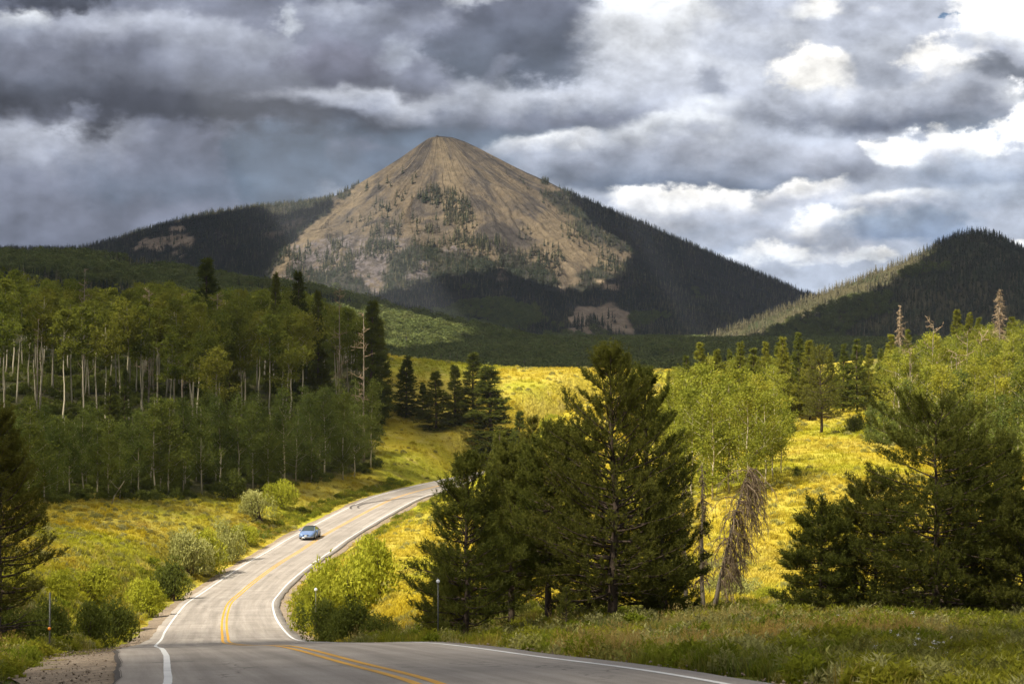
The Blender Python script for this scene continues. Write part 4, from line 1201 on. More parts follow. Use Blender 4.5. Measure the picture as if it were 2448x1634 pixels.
ORD = ['first', 'second', 'third', 'fourth', 'fifth', 'sixth', 'seventh', 'eighth', 'ninth', 'tenth', 'eleventh', 'twelfth', 'thirteenth', 'fourteenth', 'fifteenth', 'sixteenth', 'seventeenth', 'eighteenth', 'nineteenth', 'twentieth',
       'twenty-first', 'twenty-second', 'twenty-third', 'twenty-fourth', 'twenty-fifth', 'twenty-sixth', 'twenty-seventh', 'twenty-eighth', 'twenty-ninth', 'thirtieth']

# ------------------------------------------------------------------ near pines (each its own mesh)
NEAR = [ # px base, distance, top py, crown radius px, clear-trunk share, seed, label, rounded, extra
 (1462, 58, 846, 215, 0.13, 1, 'tallest dark pine of the roadside clump with the thickest trunk', 0.62, {}),
 (1545, 61.5, 892, 140, 0.10, 2, 'tall slim pine just behind the tallest roadside pine on its right', 0.6, {}),
 (1585, 59, 1165, 85, 0.05, 3, 'low dark pine at the right end of the roadside clump beside dead trees', 0.5, {}),
 (1312, 60.5, 1030, 125, 0.28, 4, 'pine with slender pale trunk second in the roadside clump from tallest', 0.55, {}),
 (1218, 64, 1075, 105, 0.26, 5, 'pine with forked bare lower limbs in the middle of the roadside clump', 0.5, {}),
 (1112, 58, 1098, 140, 0.18, 6, 'wide bushy pine at the left end of the roadside clump', 0.62, {}),
 (1072, 62, 1330, 60, 0.08, 7, 'small thin pine sapling beside the round-topped reflector post', 0.6, {'dead': 0}),
 (1352, 56, 1405, 26, 0.02, 8, 'knee-high green pine sapling in the grass under the roadside clump', 0.8, {'dead': 0}),
 (2234, 61, 985, 205, 0.10, 9, 'broad dark pine standing on the right verge with a thick trunk', 0.24, {'dead': 12}),
 (1958, 61, 1215, 95, 0.02, 10, 'low rounded dark pine against the left side of the broad pine', 0.30, {'dead': 2}),
 (2408, 66, 1045, 62, 0.30, 11, 'thin open pine rising behind the broad pine at the right edge', 0.6, {}),
 (2450, 60, 1215, 150, 0.05, 12, 'low spreading pine cut off by the right edge of the picture', 0.45, {}),
 (2085, 63, 1160, 120, 0.04, 13, 'dense pine tucked between the rounded pine and broad pine', 0.28, {}),
 (0, 57, 985, 145, 0.18, 14, 'dark pine cut off by the left edge of the picture', 0.7, {'dead': 8}),
 (1205, 88, 1035, 60, 0.05, 15, 'dark pine behind the roadside clump with its pointed top over the road', 0.7, {}),
 (1262, 92, 1000, 75, 0.05, 16, 'slim pine behind the clump left of the tallest roadside pine', 0.7, {}),
 (1405, 66, 1020, 120, 0.08, 17, 'shaded pine filling the gap behind the tallest roadside pine', 0.55, {}),
 (1190, 70, 1215, 85, 0.05, 18, 'short shaded pine behind the wide bushy pine of the clump', 0.5, {}),
 (2325, 63, 1060, 120, 0.06, 19, 'dark pine close behind the right shoulder of the broad pine', 0.28, {}),
]
for (px, d_, top, rpx, base_, seed, label, rounded, ex) in NEAR:
    x, z = gz_at(px, d_)
    ztop = slope_of(top) * d_
    h = ztop - z
    rad = rpx / F * d_ * 1.12
    small = h < 2.6
    nwh = max(5, int(8 + h * 2.1)); per = 6
    sh = 8 if small else int((15 + rad * 4.5) * (1.35 if seed in (9, 10, 12, 13, 19) else 1.0))
    parts = pine(100 + seed, h, rad, base_, nwh, per, sh, 22 if not small else 14, 0.115 if not small else 0.06, 0.024 if not small else 0.013, 0.32 if not small else 0.16, droop=0.12, asc=0.75 if rounded > 0.35 else 0.42, rounded=rounded, dead=ex.get('dead', 7))
    plant('pine_tree', parts, x, d_, z - 0.05, 1.0, 0.0, label, 'pine tree', 'pines beside the road')

# ------------------------------------------------------------------ shared tree meshes
ASPENB = [aspen(210 + k, 16.5, 0.55 + 0.03 * k, 2.2, 2800, 0.30, M['aspen_leaf'], 20) for k in range(3)]
ASPEN = [aspen(200 + k, 15.0, 0.40 + 0.035 * (k % 4), 2.5 + 0.2 * (k % 3), 3600, 0.30, M['aspen_leaf'], 26) for k in range(7)]
YOUNG = [aspen(220 + k, 9.0, 0.10, 2.2, 3400, 0.21, M['young_leaf'], 26, True) for k in range(5)]
YOUNGT = [aspen(226 + k, 9.5, 0.22, 2.0, 3000, 0.21, M['young_leaf'], 26, True) for k in range(3)]
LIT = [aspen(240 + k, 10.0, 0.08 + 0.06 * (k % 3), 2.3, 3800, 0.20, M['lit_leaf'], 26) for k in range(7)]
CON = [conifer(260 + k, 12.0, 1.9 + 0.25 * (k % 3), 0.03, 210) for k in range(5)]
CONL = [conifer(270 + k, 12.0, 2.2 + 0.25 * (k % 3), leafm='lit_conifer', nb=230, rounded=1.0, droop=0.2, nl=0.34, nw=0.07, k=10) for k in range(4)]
rg = np.random.default_rng(5)

# ------------------------------------------------------------------ wood on the left
front = []
px = -12.0
while px < 930:
    front.append(px)
    px += rg.uniform(26, 46)
nin = front
for k, p in enumerate(front):
    d_ = float(EDGE_D(p)) + rg.uniform(1, 9)
    x, z = gz_at(p, d_)
    top = np.interp(p, [0, 200, 450, 620, 760, 900, 960], [985, 1000, 985, 960, 935, 925, 960]) + rg.normal() * 26
    h = slope_of(top) * d_ - z
    src = YOUNG[rg.integers(5)] if rg.uniform() < 0.6 else YOUNGT[rg.integers(3)]
    s = h / 9.2
    n = len([q for q in nin if q <= p]) - 1
    lab = 'bushy green aspen in the front row of the left wood, %s from left' % ordinal(n) 
    plant('aspen_tree', src, x, d_, z - 0.05, s * 1.05, rg.uniform(0, 6.28), lab, 'aspen tree', 'front row of the left wood', s)
# young trees filling behind the front row
for k in range(46):
    p = rg.uniform(-22, 900); d_ = float(EDGE_D(p)) + rg.uniform(10, 40)
    x, z = gz_at(p, d_); s = float(np.clip((slope_of(np.interp(p, [0, 420, 620], [992, 985, 930]) + rg.normal() * 18) * d_ - z) / 9.2, 0.55, 1.25))
    e = plant('aspen_tree', YOUNG[rg.integers(5)], x, d_, z - 0.05, s, rg.uniform(0, 6.28), 'young green aspen packed behind the front row of the left wood', 'aspen tree', 'young aspens behind the front row of the left wood')
    GROUPED.setdefault(('young green aspen packed behind the front row of the left wood, %s from left', 'young green aspen of the left wood outside the picture'), []).append((p, e))
# tall pale-trunked aspens up the slope
cnt = 0
tries = 0
spots = []
while cnt < 178 and tries < 6000:
    tries += 1
    p = rg.uniform(-22, 905)
    d0 = float(EDGE_D(p)) + 45
    d_ = d0 + (rg.uniform(0, 1) ** 0.8) * (455 - d0)
    if p > 860 and d_ > 400: continue
    if p < 430 and d_ < 282: continue
    x = (p - 1224) / F * d_
    if any((x - a) ** 2 + (d_ - b_) ** 2 < 2.6 ** 2 for a, b_ in spots): continue
    spots.append((x, d_)); cnt += 1
    x, z = gz_at(p, d_)
    toplim = np.interp(p, [-300, 0, 120, 250, 400, 500, 600, 700, 800, 900], [640, 650, 668, 680, 690, 690, 705, 705, 735, 790])
    hmax = slope_of(toplim) * d_ - z
    h = float(np.clip(rg.uniform(0.88, 1.12) * 16.5, 9, max(9.5, hmax * rg.uniform(0.92, 1.03))))
    s = h / 15.0
    zone = 'upper' if d_ > 395 else ('middle' if d_ > 330 else 'lower')
    e = plant('aspen_tree', ASPENB[rg.integers(3)] if (d_ < 335 and p < 460) or rg.uniform() < 0.15 else ASPEN[rg.integers(7)], x, d_, z - 0.1, min(1.25, s * 1.08), rg.uniform(0, 6.28), '-', 'aspen tree', 'pale-trunked aspens of the left wood, %s slope' % zone, s)
    GROUPED.setdefault(('tall pale-trunked aspen on the ' + zone + ' slope of the left wood, %s from left', 'tall pale-trunked aspen of the left wood outside the picture'), []).append((p, e))
# conifers that stand out of the left wood
LC = [(488, 345, 625, 1.5, 'tall dark conifer sticking out above the left wood'), (548, 330, 745, 1.0, 'thin dark conifer in the middle of the left wood'), (716, 350, 655, 1.1, 'tufted tall conifer near the right end of the left wood'),
      (660, 352, 655, 0.8, 'slim tall conifer left of the tufted conifer in the left wood'), (760, 345, 700, 0.9, 'dark conifer behind the tufted conifer of the left wood'), (885, 335, 725, 1.5, 'broad dark conifer closing the right end of the left wood'), (905, 340, 770, 1.2, 'lower dark conifer at the right end of the left wood'),
      (265, 285, 900, 1.3, 'black-green conifer among the pale trunks of the left wood'), (300, 290, 880, 1.1, 'second black-green conifer among the pale trunks of the left wood')]
for k, (p, d_, top, w, lab) in enumerate(LC):
    x, z = gz_at(p, d_); h = slope_of(top) * d_ - z
    plant('conifer_tree', CON[k % 5], x, d_, z - 0.1, w * h / 12 * 0.8, k * 1.3, lab, 'conifer', 'conifers of the left wood', h / 12)
# pale yellow dead aspen tops and the leaning log
DA = [dead_tree(300 + k, 13.0, 1.3, (0.3, 0), 26, -0.35, 0.028, None, 0.5, 4, 0.0075) for k in range(2)]
for k, (p, d_, top) in enumerate([(200, 330, 640), (356, 315, 690), (436, 325, 700), (520, 320, 700), (870, 305, 745), (810, 330, 690), (90, 300, 760)]):
    x, z = gz_at(p, d_); h = slope_of(top) * d_ - z
    plant('dead_aspen', DA[k % 2], x, d_, z - 0.1, h / 13, k * 2.1, 'bare pale dead aspen standing in the left wood, %s from the left' % ORD[[1, 2, 3, 4, 6, 5, 0][k]], 'dead tree', 'dead aspens of the left wood', names=('trunk', 'twigs'))
x, z = gz_at(279, 214)
b = MB()
P0_ = np.array([(0, 0, 0.1), (0.25, 0, 0.9), (0.75, 0.1, 1.7), (1.35, 0.1, 2.6)])
b.tube(P0_, [0.09, 0.08, 0.06, 0.03], 7)
lg = empty('leaning_log', (x, 212, z)); tag(lg, 'bleached dead aspen log leaning at the front of the left wood', 'log')
obj('trunk', b.mesh('log_trunk', [M['aspen_bark']], smooth=True), lg)
b = MB(); b.tube([(0.75, 0.1, 1.7), (0.3, 0.2, 2.0), (-0.25, 0.2, 2.7)], [0.035, 0.025, 0.012], 5)
obj('branch', b.mesh('log_branch', [M['aspen_bark']], smooth=True), lg)

# ------------------------------------------------------------------ shaded conifers at the road bend
for k, (p, d_, top, w, lab) in enumerate([
  (972, 345, 853, 1.0, 'dark conifer at the left of the shaded group above the road bend'), (1042, 338, 890, 1.15, 'second dark conifer from the left above the road bend'), (1088, 342, 872, 0.95, 'middle conifer of the shaded group above the road bend'),
  (1133, 345, 845, 1.1, 'tallest conifer of the shaded group above the road bend'), (1178, 338, 880, 1.35, 'wide dark conifer at the right of the group above the road bend'), (1012, 345, 915, 0.9, 'short conifer between the two left ones above the road bend'), (1240, 322, 985, 0.8, 'small conifer right of the shaded group above the road bend')]):
    x, z = gz_at(p, d_); h = slope_of(top) * d_ - z
    plant('conifer_tree', CON[(k + 1) % 5], x, d_, z - 0.1, w * h / 12 * 1.6, k * 0.9, lab, 'conifer', 'shaded conifers above the road bend', h / 12)

# ------------------------------------------------------------------ sunlit aspen clump in the middle of the right meadow
clump = [(1632, 190, 900), (1655, 178, 925), (1680, 186, 880), (1702, 174, 930), (1722, 192, 893), (1742, 178, 905), (1765, 186, 890), (1786, 172, 930), (1806, 180, 905), (1828, 176, 945), (1846, 184, 925), (1866, 190, 960), (1690, 205, 900), (1750, 205, 895), (1800, 205, 905), (1610, 205, 930), (1845, 205, 935), (1580, 215, 950), (1560, 225, 965), (1640, 222, 905)]
for k, (p, d_, top) in enumerate(sorted(clump)):
    x, z = gz_at(p, d_); h = slope_of(top + rg.normal() * 8) * d_ - z
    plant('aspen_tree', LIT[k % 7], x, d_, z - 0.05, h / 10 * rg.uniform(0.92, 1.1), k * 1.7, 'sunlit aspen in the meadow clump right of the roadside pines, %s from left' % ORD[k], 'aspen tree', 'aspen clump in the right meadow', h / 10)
x, z = gz_at(1962, 250)
P = pine(400, 8.4, 2.6, 0.22, 16, 6, 12, 12, 0.22, 0.05, 0.4, rounded=0.4, dead=3)
plant('pine_tree', P, x, 250, z - 0.05, (slope_of(838) * 250 - z) / 8.4, 0.4, 'round dark pine on twin trunks beside the pale far stretch of road', 'pine tree')
# conifers lit behind the clump
RCN = [(1597, 262, 885, .7), (1674, 262, 822, 1.15), (1716, 268, 836, 1.1), (1769, 275, 817, 1.0), (1800, 262, 835, 1.2), (1828, 280, 818, .9), (1874, 285, 806, 1.1), (1909, 290, 798, 1.0), (1937, 285, 815, 1.2), (2014, 300, 822, 1.0), (2049, 300, 813, 1.1), (2075, 310, 825, 1.0), (2105, 305, 835, 1.1), (2135, 300, 800, 1.2), (2170, 312, 790, .9), (2291, 330, 742, 1.1), (2318, 335, 748, 1.0), (2336, 330, 760, 1.1), (2420, 320, 760, 1.2), (1640, 285, 850, 1.0), (1745, 300, 835, .9), (1858, 310, 820, 1.0), (1985, 315, 835, 1.0)]
for k, (p, d_, top, w) in enumerate(sorted(RCN)):
    x, z = gz_at(p, d_); h = slope_of(top) * d_ - z
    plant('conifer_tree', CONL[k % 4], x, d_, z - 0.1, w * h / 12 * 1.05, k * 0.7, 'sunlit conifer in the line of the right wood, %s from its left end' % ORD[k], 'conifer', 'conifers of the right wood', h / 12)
# aspens of the right wood
spots = []; k = 0; tries = 0
while k < 112 and tries < 5000:
    tries += 1
    p = rg.uniform(1600, 2465); d_ = rg.uniform(225, 345)
    if 1880 < p < 2085 and d_ < 300: continue
    if p < 1880 and d_ < 250: continue
    if p > 2085 and d_ < np.interp(p, [2085, 2200, 2640], [262, 235, 200]): continue
    x = (p - 1224) / F * d_
    off_, _i = road_near(np.array([x]), np.array([d_]))
    if abs(off_[0]) < 7: continue
    if any((x - a) ** 2 + (d_ - b_) ** 2 < 2.2 ** 2 for a, b_ in spots): continue
    spots.append((x, d_))
    x, z = gz_at(p, d_)
    lim = np.interp(p, [1600, 1700, 1900, 2000, 2100, 2200, 2300, 2400, 2640], [880, 850, 850, 870, 850, 790, 770, 745, 720]) + rg.uniform(0, 40)
    h = float(np.clip(rg.uniform(7.5, 11.5), 5, max(5.2, slope_of(lim) * d_ - z)))
    depth = 'front' if d_ < 275 else ('middle' if d_ < 310 else 'back')
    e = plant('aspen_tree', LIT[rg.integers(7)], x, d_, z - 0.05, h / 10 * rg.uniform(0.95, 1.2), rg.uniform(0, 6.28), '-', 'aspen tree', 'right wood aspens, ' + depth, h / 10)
    GROUPED.setdefault(('yellow-green sunlit aspen in the ' + depth + ' of the right wood, %s from left', 'yellow-green aspen of the right wood outside the picture'), []).append((p, e))
    k += 1
for (ph, rest), items in GROUPED.items():
    number_group(items, ph, rest)
# nearer fringe of bushy aspens below the right wood
FR = [(2080, 240, 975), (2112, 232, 960), (2150, 225, 968), (2190, 222, 955), (2235, 215, 962), (2275, 212, 950), (2315, 205, 958), (2352, 200, 950), (2392, 196, 960), (2432, 192, 955), (2470, 190, 960), (2170, 250, 900), (2240, 250, 890), (2300, 245, 880), (2370, 240, 870), (2440, 235, 880)]
for k, (p, d_, top) in enumerate(sorted(FR)):
    x, z = gz_at(p, d_); h = slope_of(top + rg.normal() * 10) * d_ - z
    plant('aspen_tree', YOUNG[k % 5], x, d_, z - 0.05, h / 9 * rg.uniform(1.0, 1.25), k * 1.1, 'bushy young aspen fringing the right wood, %s from its left end' % ORD[k], 'aspen tree', 'young fringe of the right wood', h / 9)
# ragged dead conifers over the right wood
for k, (p, d_, top, seed, rad, lab) in enumerate([(2146, 285, 728, 320, 2.0, 'ragged grey dead spruce with a bare spike above the right wood'), (2392, 300, 690, 321, 2.6, 'dense grey-brown dead spruce at the top right of the wood'), (2330, 270, 850, 322, 1.8, 'small tangled dead tree inside the right wood')]):
    x, z = gz_at(p, d_); h = slope_of(top) * d_ - z
    parts = dead_tree(seed, h, rad, (0.2, 0), 230, 0.5, 0.028, None, 0.12, 6)
    plant('dead_spruce', parts, x, d_, z - 0.1, 1.0, 0.0, lab, 'dead tree', names=('trunk', 'twigs'))
BA = [dead_tree(330 + k, 11.0, 2.0, (0.2 - 0.4 * k, 0), 14, -0.5, 0.040, None, 0.6, 3, 0.009) for k in range(2)]
for k, (p, d_, top) in enumerate([(2222, 262, 768), (2310, 268, 790), (2352, 255, 800), (2290, 250, 840), (2175, 258, 830), (2395, 240, 845)]):
    x, z = gz_at(p, d_); h = slope_of(top) * d_ - z
    plant('dead_aspen', BA[k % 2], x, d_, z - 0.1, h / 11, k * 1.9, 'bare white-limbed dead aspen in the right wood, %s from the left' % ORD[[1, 3, 4, 2, 0, 5][k]], 'dead tree', 'bare dead aspens of the right wood', names=('trunk', 'twigs'))
# dead leaning trees behind the verge
for (p, d_, top, lean, seed, rad, n, os, lab) in [
  (1700, 78, 1108, 1.55, 340, 1.35, 210, -0.15, 'leaning dead conifer draped with grey twigs beside the pine clump'), (1678, 76, 1105, -0.10, 341, 0.55, 120, None, 'upright thin dead conifer left of the leaning dead one'), (1636, 80, 1120, -0.15, 342, 0.6, 90, None, 'pale dead conifer half hidden behind the end of the pine clump')]:
    x, z = gz_at(p, d_); h = slope_of(top) * d_ - z
    parts = dead_tree(seed, h, rad, (lean, 0), int(n * 0.8), 2.2 if os is not None else 1.3, 0.017, os, 0.45, 6, 0.014, os is not None)
    plant('dead_conifer', parts, x, d_, z - 0.1, 1.0, 0.0, lab, 'dead tree', names=('trunk', 'twigs'))

# ------------------------------------------------------------------ willow bushes
BM = {'b': [bush(500 + k, M['willow_bright']) for k in range(3)], 'g': [bush(510 + k, M['willow_grey']) for k in range(3)], 'd': [bush(520 + k, M['willow_dark']) for k in range(3)]}
BUSH = [ # px, distance, width px, height px, kind, label
 (556, 240, 108, 56, 'd', 'dark green willow bush left of the blue car farthest from the road'), (672, 243, 88, 58, 'b', 'bright willow bush nearest behind the blue car'), (618, 228, 92, 62, 'g', 'silvery willow bush left of the car by the roadside'),
 (538, 200, 84, 80, 'g', 'olive-grey round willow bush on the bend of the left roadside'), (452, 186, 120, 92, 'g', 'largest pale yellow-green willow bush on the left roadside'), (492, 190, 100, 88, 'b', 'yellow-green willow bush touching the largest left roadside bush'), (418, 160, 100, 82, 'd', 'dark-centred willow bush in front of the largest left roadside bush'),
 (588, 212, 74, 46, 'b', 'low bright willow bush between the silvery and olive-grey ones'), (355, 135, 110, 75, 'b', 'loose yellow willow bush on the left bank by the near bend'), (270, 98, 150, 100, 'd', 'dark willow bush above the near left gravel shoulder'), (215, 116, 140, 75, 'b', 'bright leafy bush below the gold meadow on the left bank'),
 (225, 84, 150, 100, 'd', 'shaded willow bush lowest on the left bank'), (120, 66, 190, 110, 'd', 'dark undergrowth bush right of the left edge pine'), (20, 60, 190, 120, 'd', 'dark undergrowth bush under the left edge pine'), (150, 100, 120, 80, 'b', 'yellow-green bush behind the left edge pine'),
 (838, 114, 180, 150, 'b', 'tall bright willow bush on the inside of the near bend'), (775, 110, 140, 115, 'b', 'bright willow bush at the road edge on the inside of bend'), (892, 122, 150, 125, 'b', 'bright willow bush behind the tall one inside the bend'), (722, 116, 60, 62, 'd', 'small green bush at the white line on the inside of bend'),
 (860, 138, 90, 70, 'b', 'farther bright willow bush up the slope inside the bend'), (780, 84, 150, 100, 'd', 'shaded willow bush left end of the dark hedge at the crest'), (850, 82, 150, 110, 'd', 'shaded willow bush middle of the dark hedge at the crest'), (915, 80, 120, 80, 'd', 'shaded low willow bush at the right end of the crest hedge'),
 (1282, 340, 90, 60, 'd', 'dark green bush on the slope below the meadow brow'), (1350, 352, 90, 45, 'b', 'light green bush below the meadow brow left of the tallest pine'), (1245, 330, 70, 50, 'd', 'green bush left of those below the meadow brow'), (1318, 326, 90, 50, 'b', 'bright bush lowest of those below the meadow brow'),
 (1760, 92, 120, 60, 'g', 'pale feathery bush behind the foot of the leaning dead conifer'), (1830, 88, 90, 40, 'b', 'low bright bush between dead conifer and rounded pine'), (1902, 182, 26, 26, 'd', 'tiny green shrub alone on the right meadow'), (1720, 98, 80, 50, 'g', 'pale bush close to the dead trees on the slope'),
 (2420, 105, 130, 70, 'b', 'bright bush behind the thin open pine at right'), (2110, 250, 60, 40, 'b', 'bright roadside bush beside the pale far road'), (1855, 250, 70, 60, 'd', 'dark shrub under the trees left of the twin-trunk pine'), (2042, 255, 60, 50, 'd', 'dark shrub right of the twin-trunk pine'),
]
for k, (p, d_, w, h, kd, lab) in enumerate(BUSH):
    x, z = gz_at(p, d_)
    big = 1.25 if 100 < d_ < 246 and p < 960 else 1.05
    r = w / 2 / F * d_ * big; hh = h / F * d_ * big
    e = empty('willow_bush', (x, d_, z - 0.05), k * 1.3, (r, r, hh)); tag(e, lab, 'bush', 'willow bushes')
    st, lf = BM[kd][k % 3]
    obj('stems', st, e); obj('leaves', lf, e)

# ------------------------------------------------------------------ grass, sage and flowers
def spread_pts(n, pxr, dr, rg, power=1.0, keep=None, clear=5.4):
    p = rg.uniform(pxr[0], pxr[1], n); d_ = np.sqrt(rg.uniform(dr[0] ** 2, dr[1] ** 2, n)) if power == 1 else dr[0] * (dr[1] / dr[0]) ** rg.uniform(0, 1, n)
    x = (p - 1224) / F * d_; y = d_
    off, _ = road_near(x, y)
    c = np.where(off < 0, clear + np.interp(y, [20, 90, 140], [0.7, 0.3, 0]), clear - 0.5) + fbm(x / 3, y / 3, 3, 7) * 1.4
    k = np.abs(off) > c
    if keep is not None: k &= keep(p, d_)
    x, y = x[k], y[k]
    return x, y, ground(x, y), p[k], d_[k]
rg = np.random.default_rng(77)
# roadside verge in the foreground
x, y, z, p, d_ = spread_pts(26000, (-250, 2750), (19, 84), rg, 2)
n = len(x)
kind = np.where(fbm(x / 5, y / 5, 3, 15) > 0.16, 1, 0); cu = rg.uniform(size=n) < 0.26 + 0.5 * fbm(x / 3.0, y / 3.0, 3, 27); kind = np.where(cu, 2, kind); kind = kind * 2 + rg.integers(0, 2, n)
s = np.where(cu, 1.35, 0.85) * rg.uniform(0.6, 1.25, n) * (0.75 + 0.9 * (fbm(x / 4, y / 4, 3, 19) + 0.5) * 0.7) * np.interp(y, [20, 60], [0.8, 1.0])
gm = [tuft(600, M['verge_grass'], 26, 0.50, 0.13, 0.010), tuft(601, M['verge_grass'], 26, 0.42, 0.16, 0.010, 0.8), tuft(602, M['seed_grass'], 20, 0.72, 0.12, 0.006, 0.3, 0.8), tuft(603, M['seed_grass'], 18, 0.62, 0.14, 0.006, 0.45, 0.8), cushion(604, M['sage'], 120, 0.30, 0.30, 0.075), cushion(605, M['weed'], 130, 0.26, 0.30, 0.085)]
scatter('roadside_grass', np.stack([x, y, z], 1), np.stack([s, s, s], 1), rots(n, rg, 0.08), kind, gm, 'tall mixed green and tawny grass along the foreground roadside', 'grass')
# meadows
x, y, z, p, d_ = spread_pts(52000, (-150, 2600), (78, 440), rg, 2, keep=lambda p, d_: (p > 905) | (d_ < EDGE_D(p) + 6))
n = len(x)
pat = fbm(x / 14, y / 14, 3, 25)
kind = np.where(rg.uniform(size=n) < np.where(p > 905, 0.12, 0.26) + pat * 0.8, 2, 0) + rg.integers(0, 2, n)
s = rg.uniform(0.6, 1.4, n) * np.interp(y, [80, 200, 440], [0.8, 1.0, 1.5])
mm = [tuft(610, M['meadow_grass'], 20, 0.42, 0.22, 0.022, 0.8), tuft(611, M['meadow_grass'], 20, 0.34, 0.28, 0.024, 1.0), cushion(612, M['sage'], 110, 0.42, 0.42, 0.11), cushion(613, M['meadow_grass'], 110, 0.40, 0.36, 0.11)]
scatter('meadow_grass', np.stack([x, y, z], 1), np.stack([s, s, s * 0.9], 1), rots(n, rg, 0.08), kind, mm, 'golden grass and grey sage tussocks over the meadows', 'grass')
# undergrowth in the woods
p = np.concatenate([rg.uniform(-200, 910, 4200), rg.uniform(1600, 2600, 2200)]); d_ = np.concatenate([rg.uniform(190, 470, 4200), rg.uniform(225, 350, 2200)])
k = np.where(p < 1000, d_ > EDGE_D(p) + 1, ((p > 2080) & (d_ > 215)) | ((p < 1890) & (d_ > 252)))
p, d_ = p[k], d_[k]; x = (p - 1224) / F * d_; y = d_; off, _ = road_near(x, y); k = np.abs(off) > 6; x, y, p = x[k], y[k], p[k]; z = ground(x, y); n = len(x)
s = rg.uniform(0.8, 2.4, n)
scatter('wood_undergrowth', np.stack([x, y, z], 1), np.stack([s, s, s * rg.uniform(0.6, 1.1, n)], 1), rots(n, rg), rg.integers(0, 3, n), [cushion(640 + q, M['willow_dark'], 130, 0.5, 0.6, 0.16) for q in range(3)], 'dark green shrubby undergrowth beneath the trees of the woods', 'undergrowth')
# loose stones on the gravel shoulders
si = rg.integers(iw(21), iw(110), 5200); sd = np.where(rg.uniform(size=5200) < 0.65, -1, 1)
o_ = sd * (np.where(sd < 0, 4.05, 3.95) + rg.uniform(0, 1, 5200) * np.where(sd < 0, 1.9, 0.8))
x = ROAD[si, 0] + RN[si, 0] * o_ + rg.normal(size=5200) * 0.2; y = ROAD[si, 1] + RN[si, 1] * o_ + rg.normal(size=5200) * 0.3
_o, _i = road_near(x, y); z = ROAD[_i, 2] - 0.075 - 0.055 * np.clip(np.abs(_o) - PAVE, 0, 2); n = len(x)
k = np.abs(_o) > PAVE + 0.06; x, y, z = x[k], y[k], z[k]; n = len(x)
def stone(seed):
    rg = np.random.default_rng(seed); b = MB()
    V = np.array([(1,0,0),(-1,0,0),(0,1,0),(0,-1,0),(0,0,1),(0,0,-1)], float) * rg.uniform(0.6, 1.2, (6, 1))
    b.add(V, None, [(0,2,4),(2,1,4),(1,3,4),(3,0,4),(2,0,5),(1,2,5),(3,1,5),(0,3,5)])
    return b.mesh('stone', [M['gravel']])
s = 0.008 + 0.026 * rg.uniform(size=n) ** 3
scatter('gravel_stones', np.stack([x, y, z], 1), np.stack([s * 1.3, s, s * 0.8], 1), rots(n, rg, 0.3), rg.integers(0, 3, n), [stone(650 + q) for q in range(3)], 'loose stones on the gravel road shoulders', 'gravel')
# leafy weeds along both road edges
si = rg.integers(iw(24), iw(300), 1500); sd = np.where(rg.uniform(size=1500) < 0.6, -1, 1)
o_ = sd * (np.where(sd < 0, 5.9, 5.3) + rg.uniform(0, 2.2, 1500) ** 1.2)
x = ROAD[si, 0] + RN[si, 0] * o_; y = ROAD[si, 1] + RN[si, 1] * o_; z = ground(x, y); n = len(x)
s = rg.uniform(0.6, 1.5, n) * np.interp(y, [20, 100, 300], [0.7, 1.2, 1.5])
scatter('roadside_weeds', np.stack([x, y, z], 1), np.stack([s, s, s * rg.uniform(0.6, 1.1, n)], 1), rots(n, rg), rg.integers(0, 3, n), [cushion(620, M['weed'], 150, 0.38, 0.40, 0.09), cushion(621, M['weed'], 150, 0.44, 0.34, 0.10), tuft(622, M['verge_grass'], 26, 0.5, 0.18, 0.014)], 'yellow-green weeds along the road edges', 'weeds')
# white flowers on the right verge
def flower(seed):
    rg = np.random.default_rng(seed); mb = MB()
    for k in range(4):
        a = rg.uniform(0, 6.28); t = np.array([math.cos(a) * 0.10, math.sin(a) * 0.10, rg.uniform(0.4, 0.6)])
        c = t + rg.normal(size=(12, 3)) * np.array([0.022, 0.022, 0.012])
        leaves(mb, c, 0.026, rg, np.ones(12), 2.0, 0.9)
    return mb.mesh('flower_heads', [M['petal']], var=True)
p = np.concatenate([rg.normal(2230, 70, 17), rg.uniform(1880, 2440, 12)]); d_ = np.concatenate([rg.normal(37, 5, 17).clip(27, 50), rg.uniform(28, 60, 12)])
x = (p - 1224) / F * d_; y = d_; z = ground(x, y); n = len(x); s = rg.uniform(0.6, 0.9, n)
scatter('white_flowers', np.stack([x, y, z], 1), np.stack([s, s, s], 1), rots(n, rg), rg.integers(0, 2, n), [flower(630), flower(631)], 'small white wildflowers in the right foreground grass', 'flowers')

# ------------------------------------------------------------------ far forests
rg = np.random.default_rng(99)
FC = [far_conifer(700 + k, M['far_conifer']) for k in range(4)]
FG = [far_snag(710 + k, M['grey_conifer']) for k in range(2)] + [far_conifer(712, M['grey_conifer'], 40, 0.13)]
FA = [far_aspen(720 + k, M['far_leaf']) for k in range(4)]
def in_view(x, y, z, m=90):
    px, py = proj(x, y, z)
    return (px > -m) & (px < 2448 + m) & (py > 250) & (py < 960)
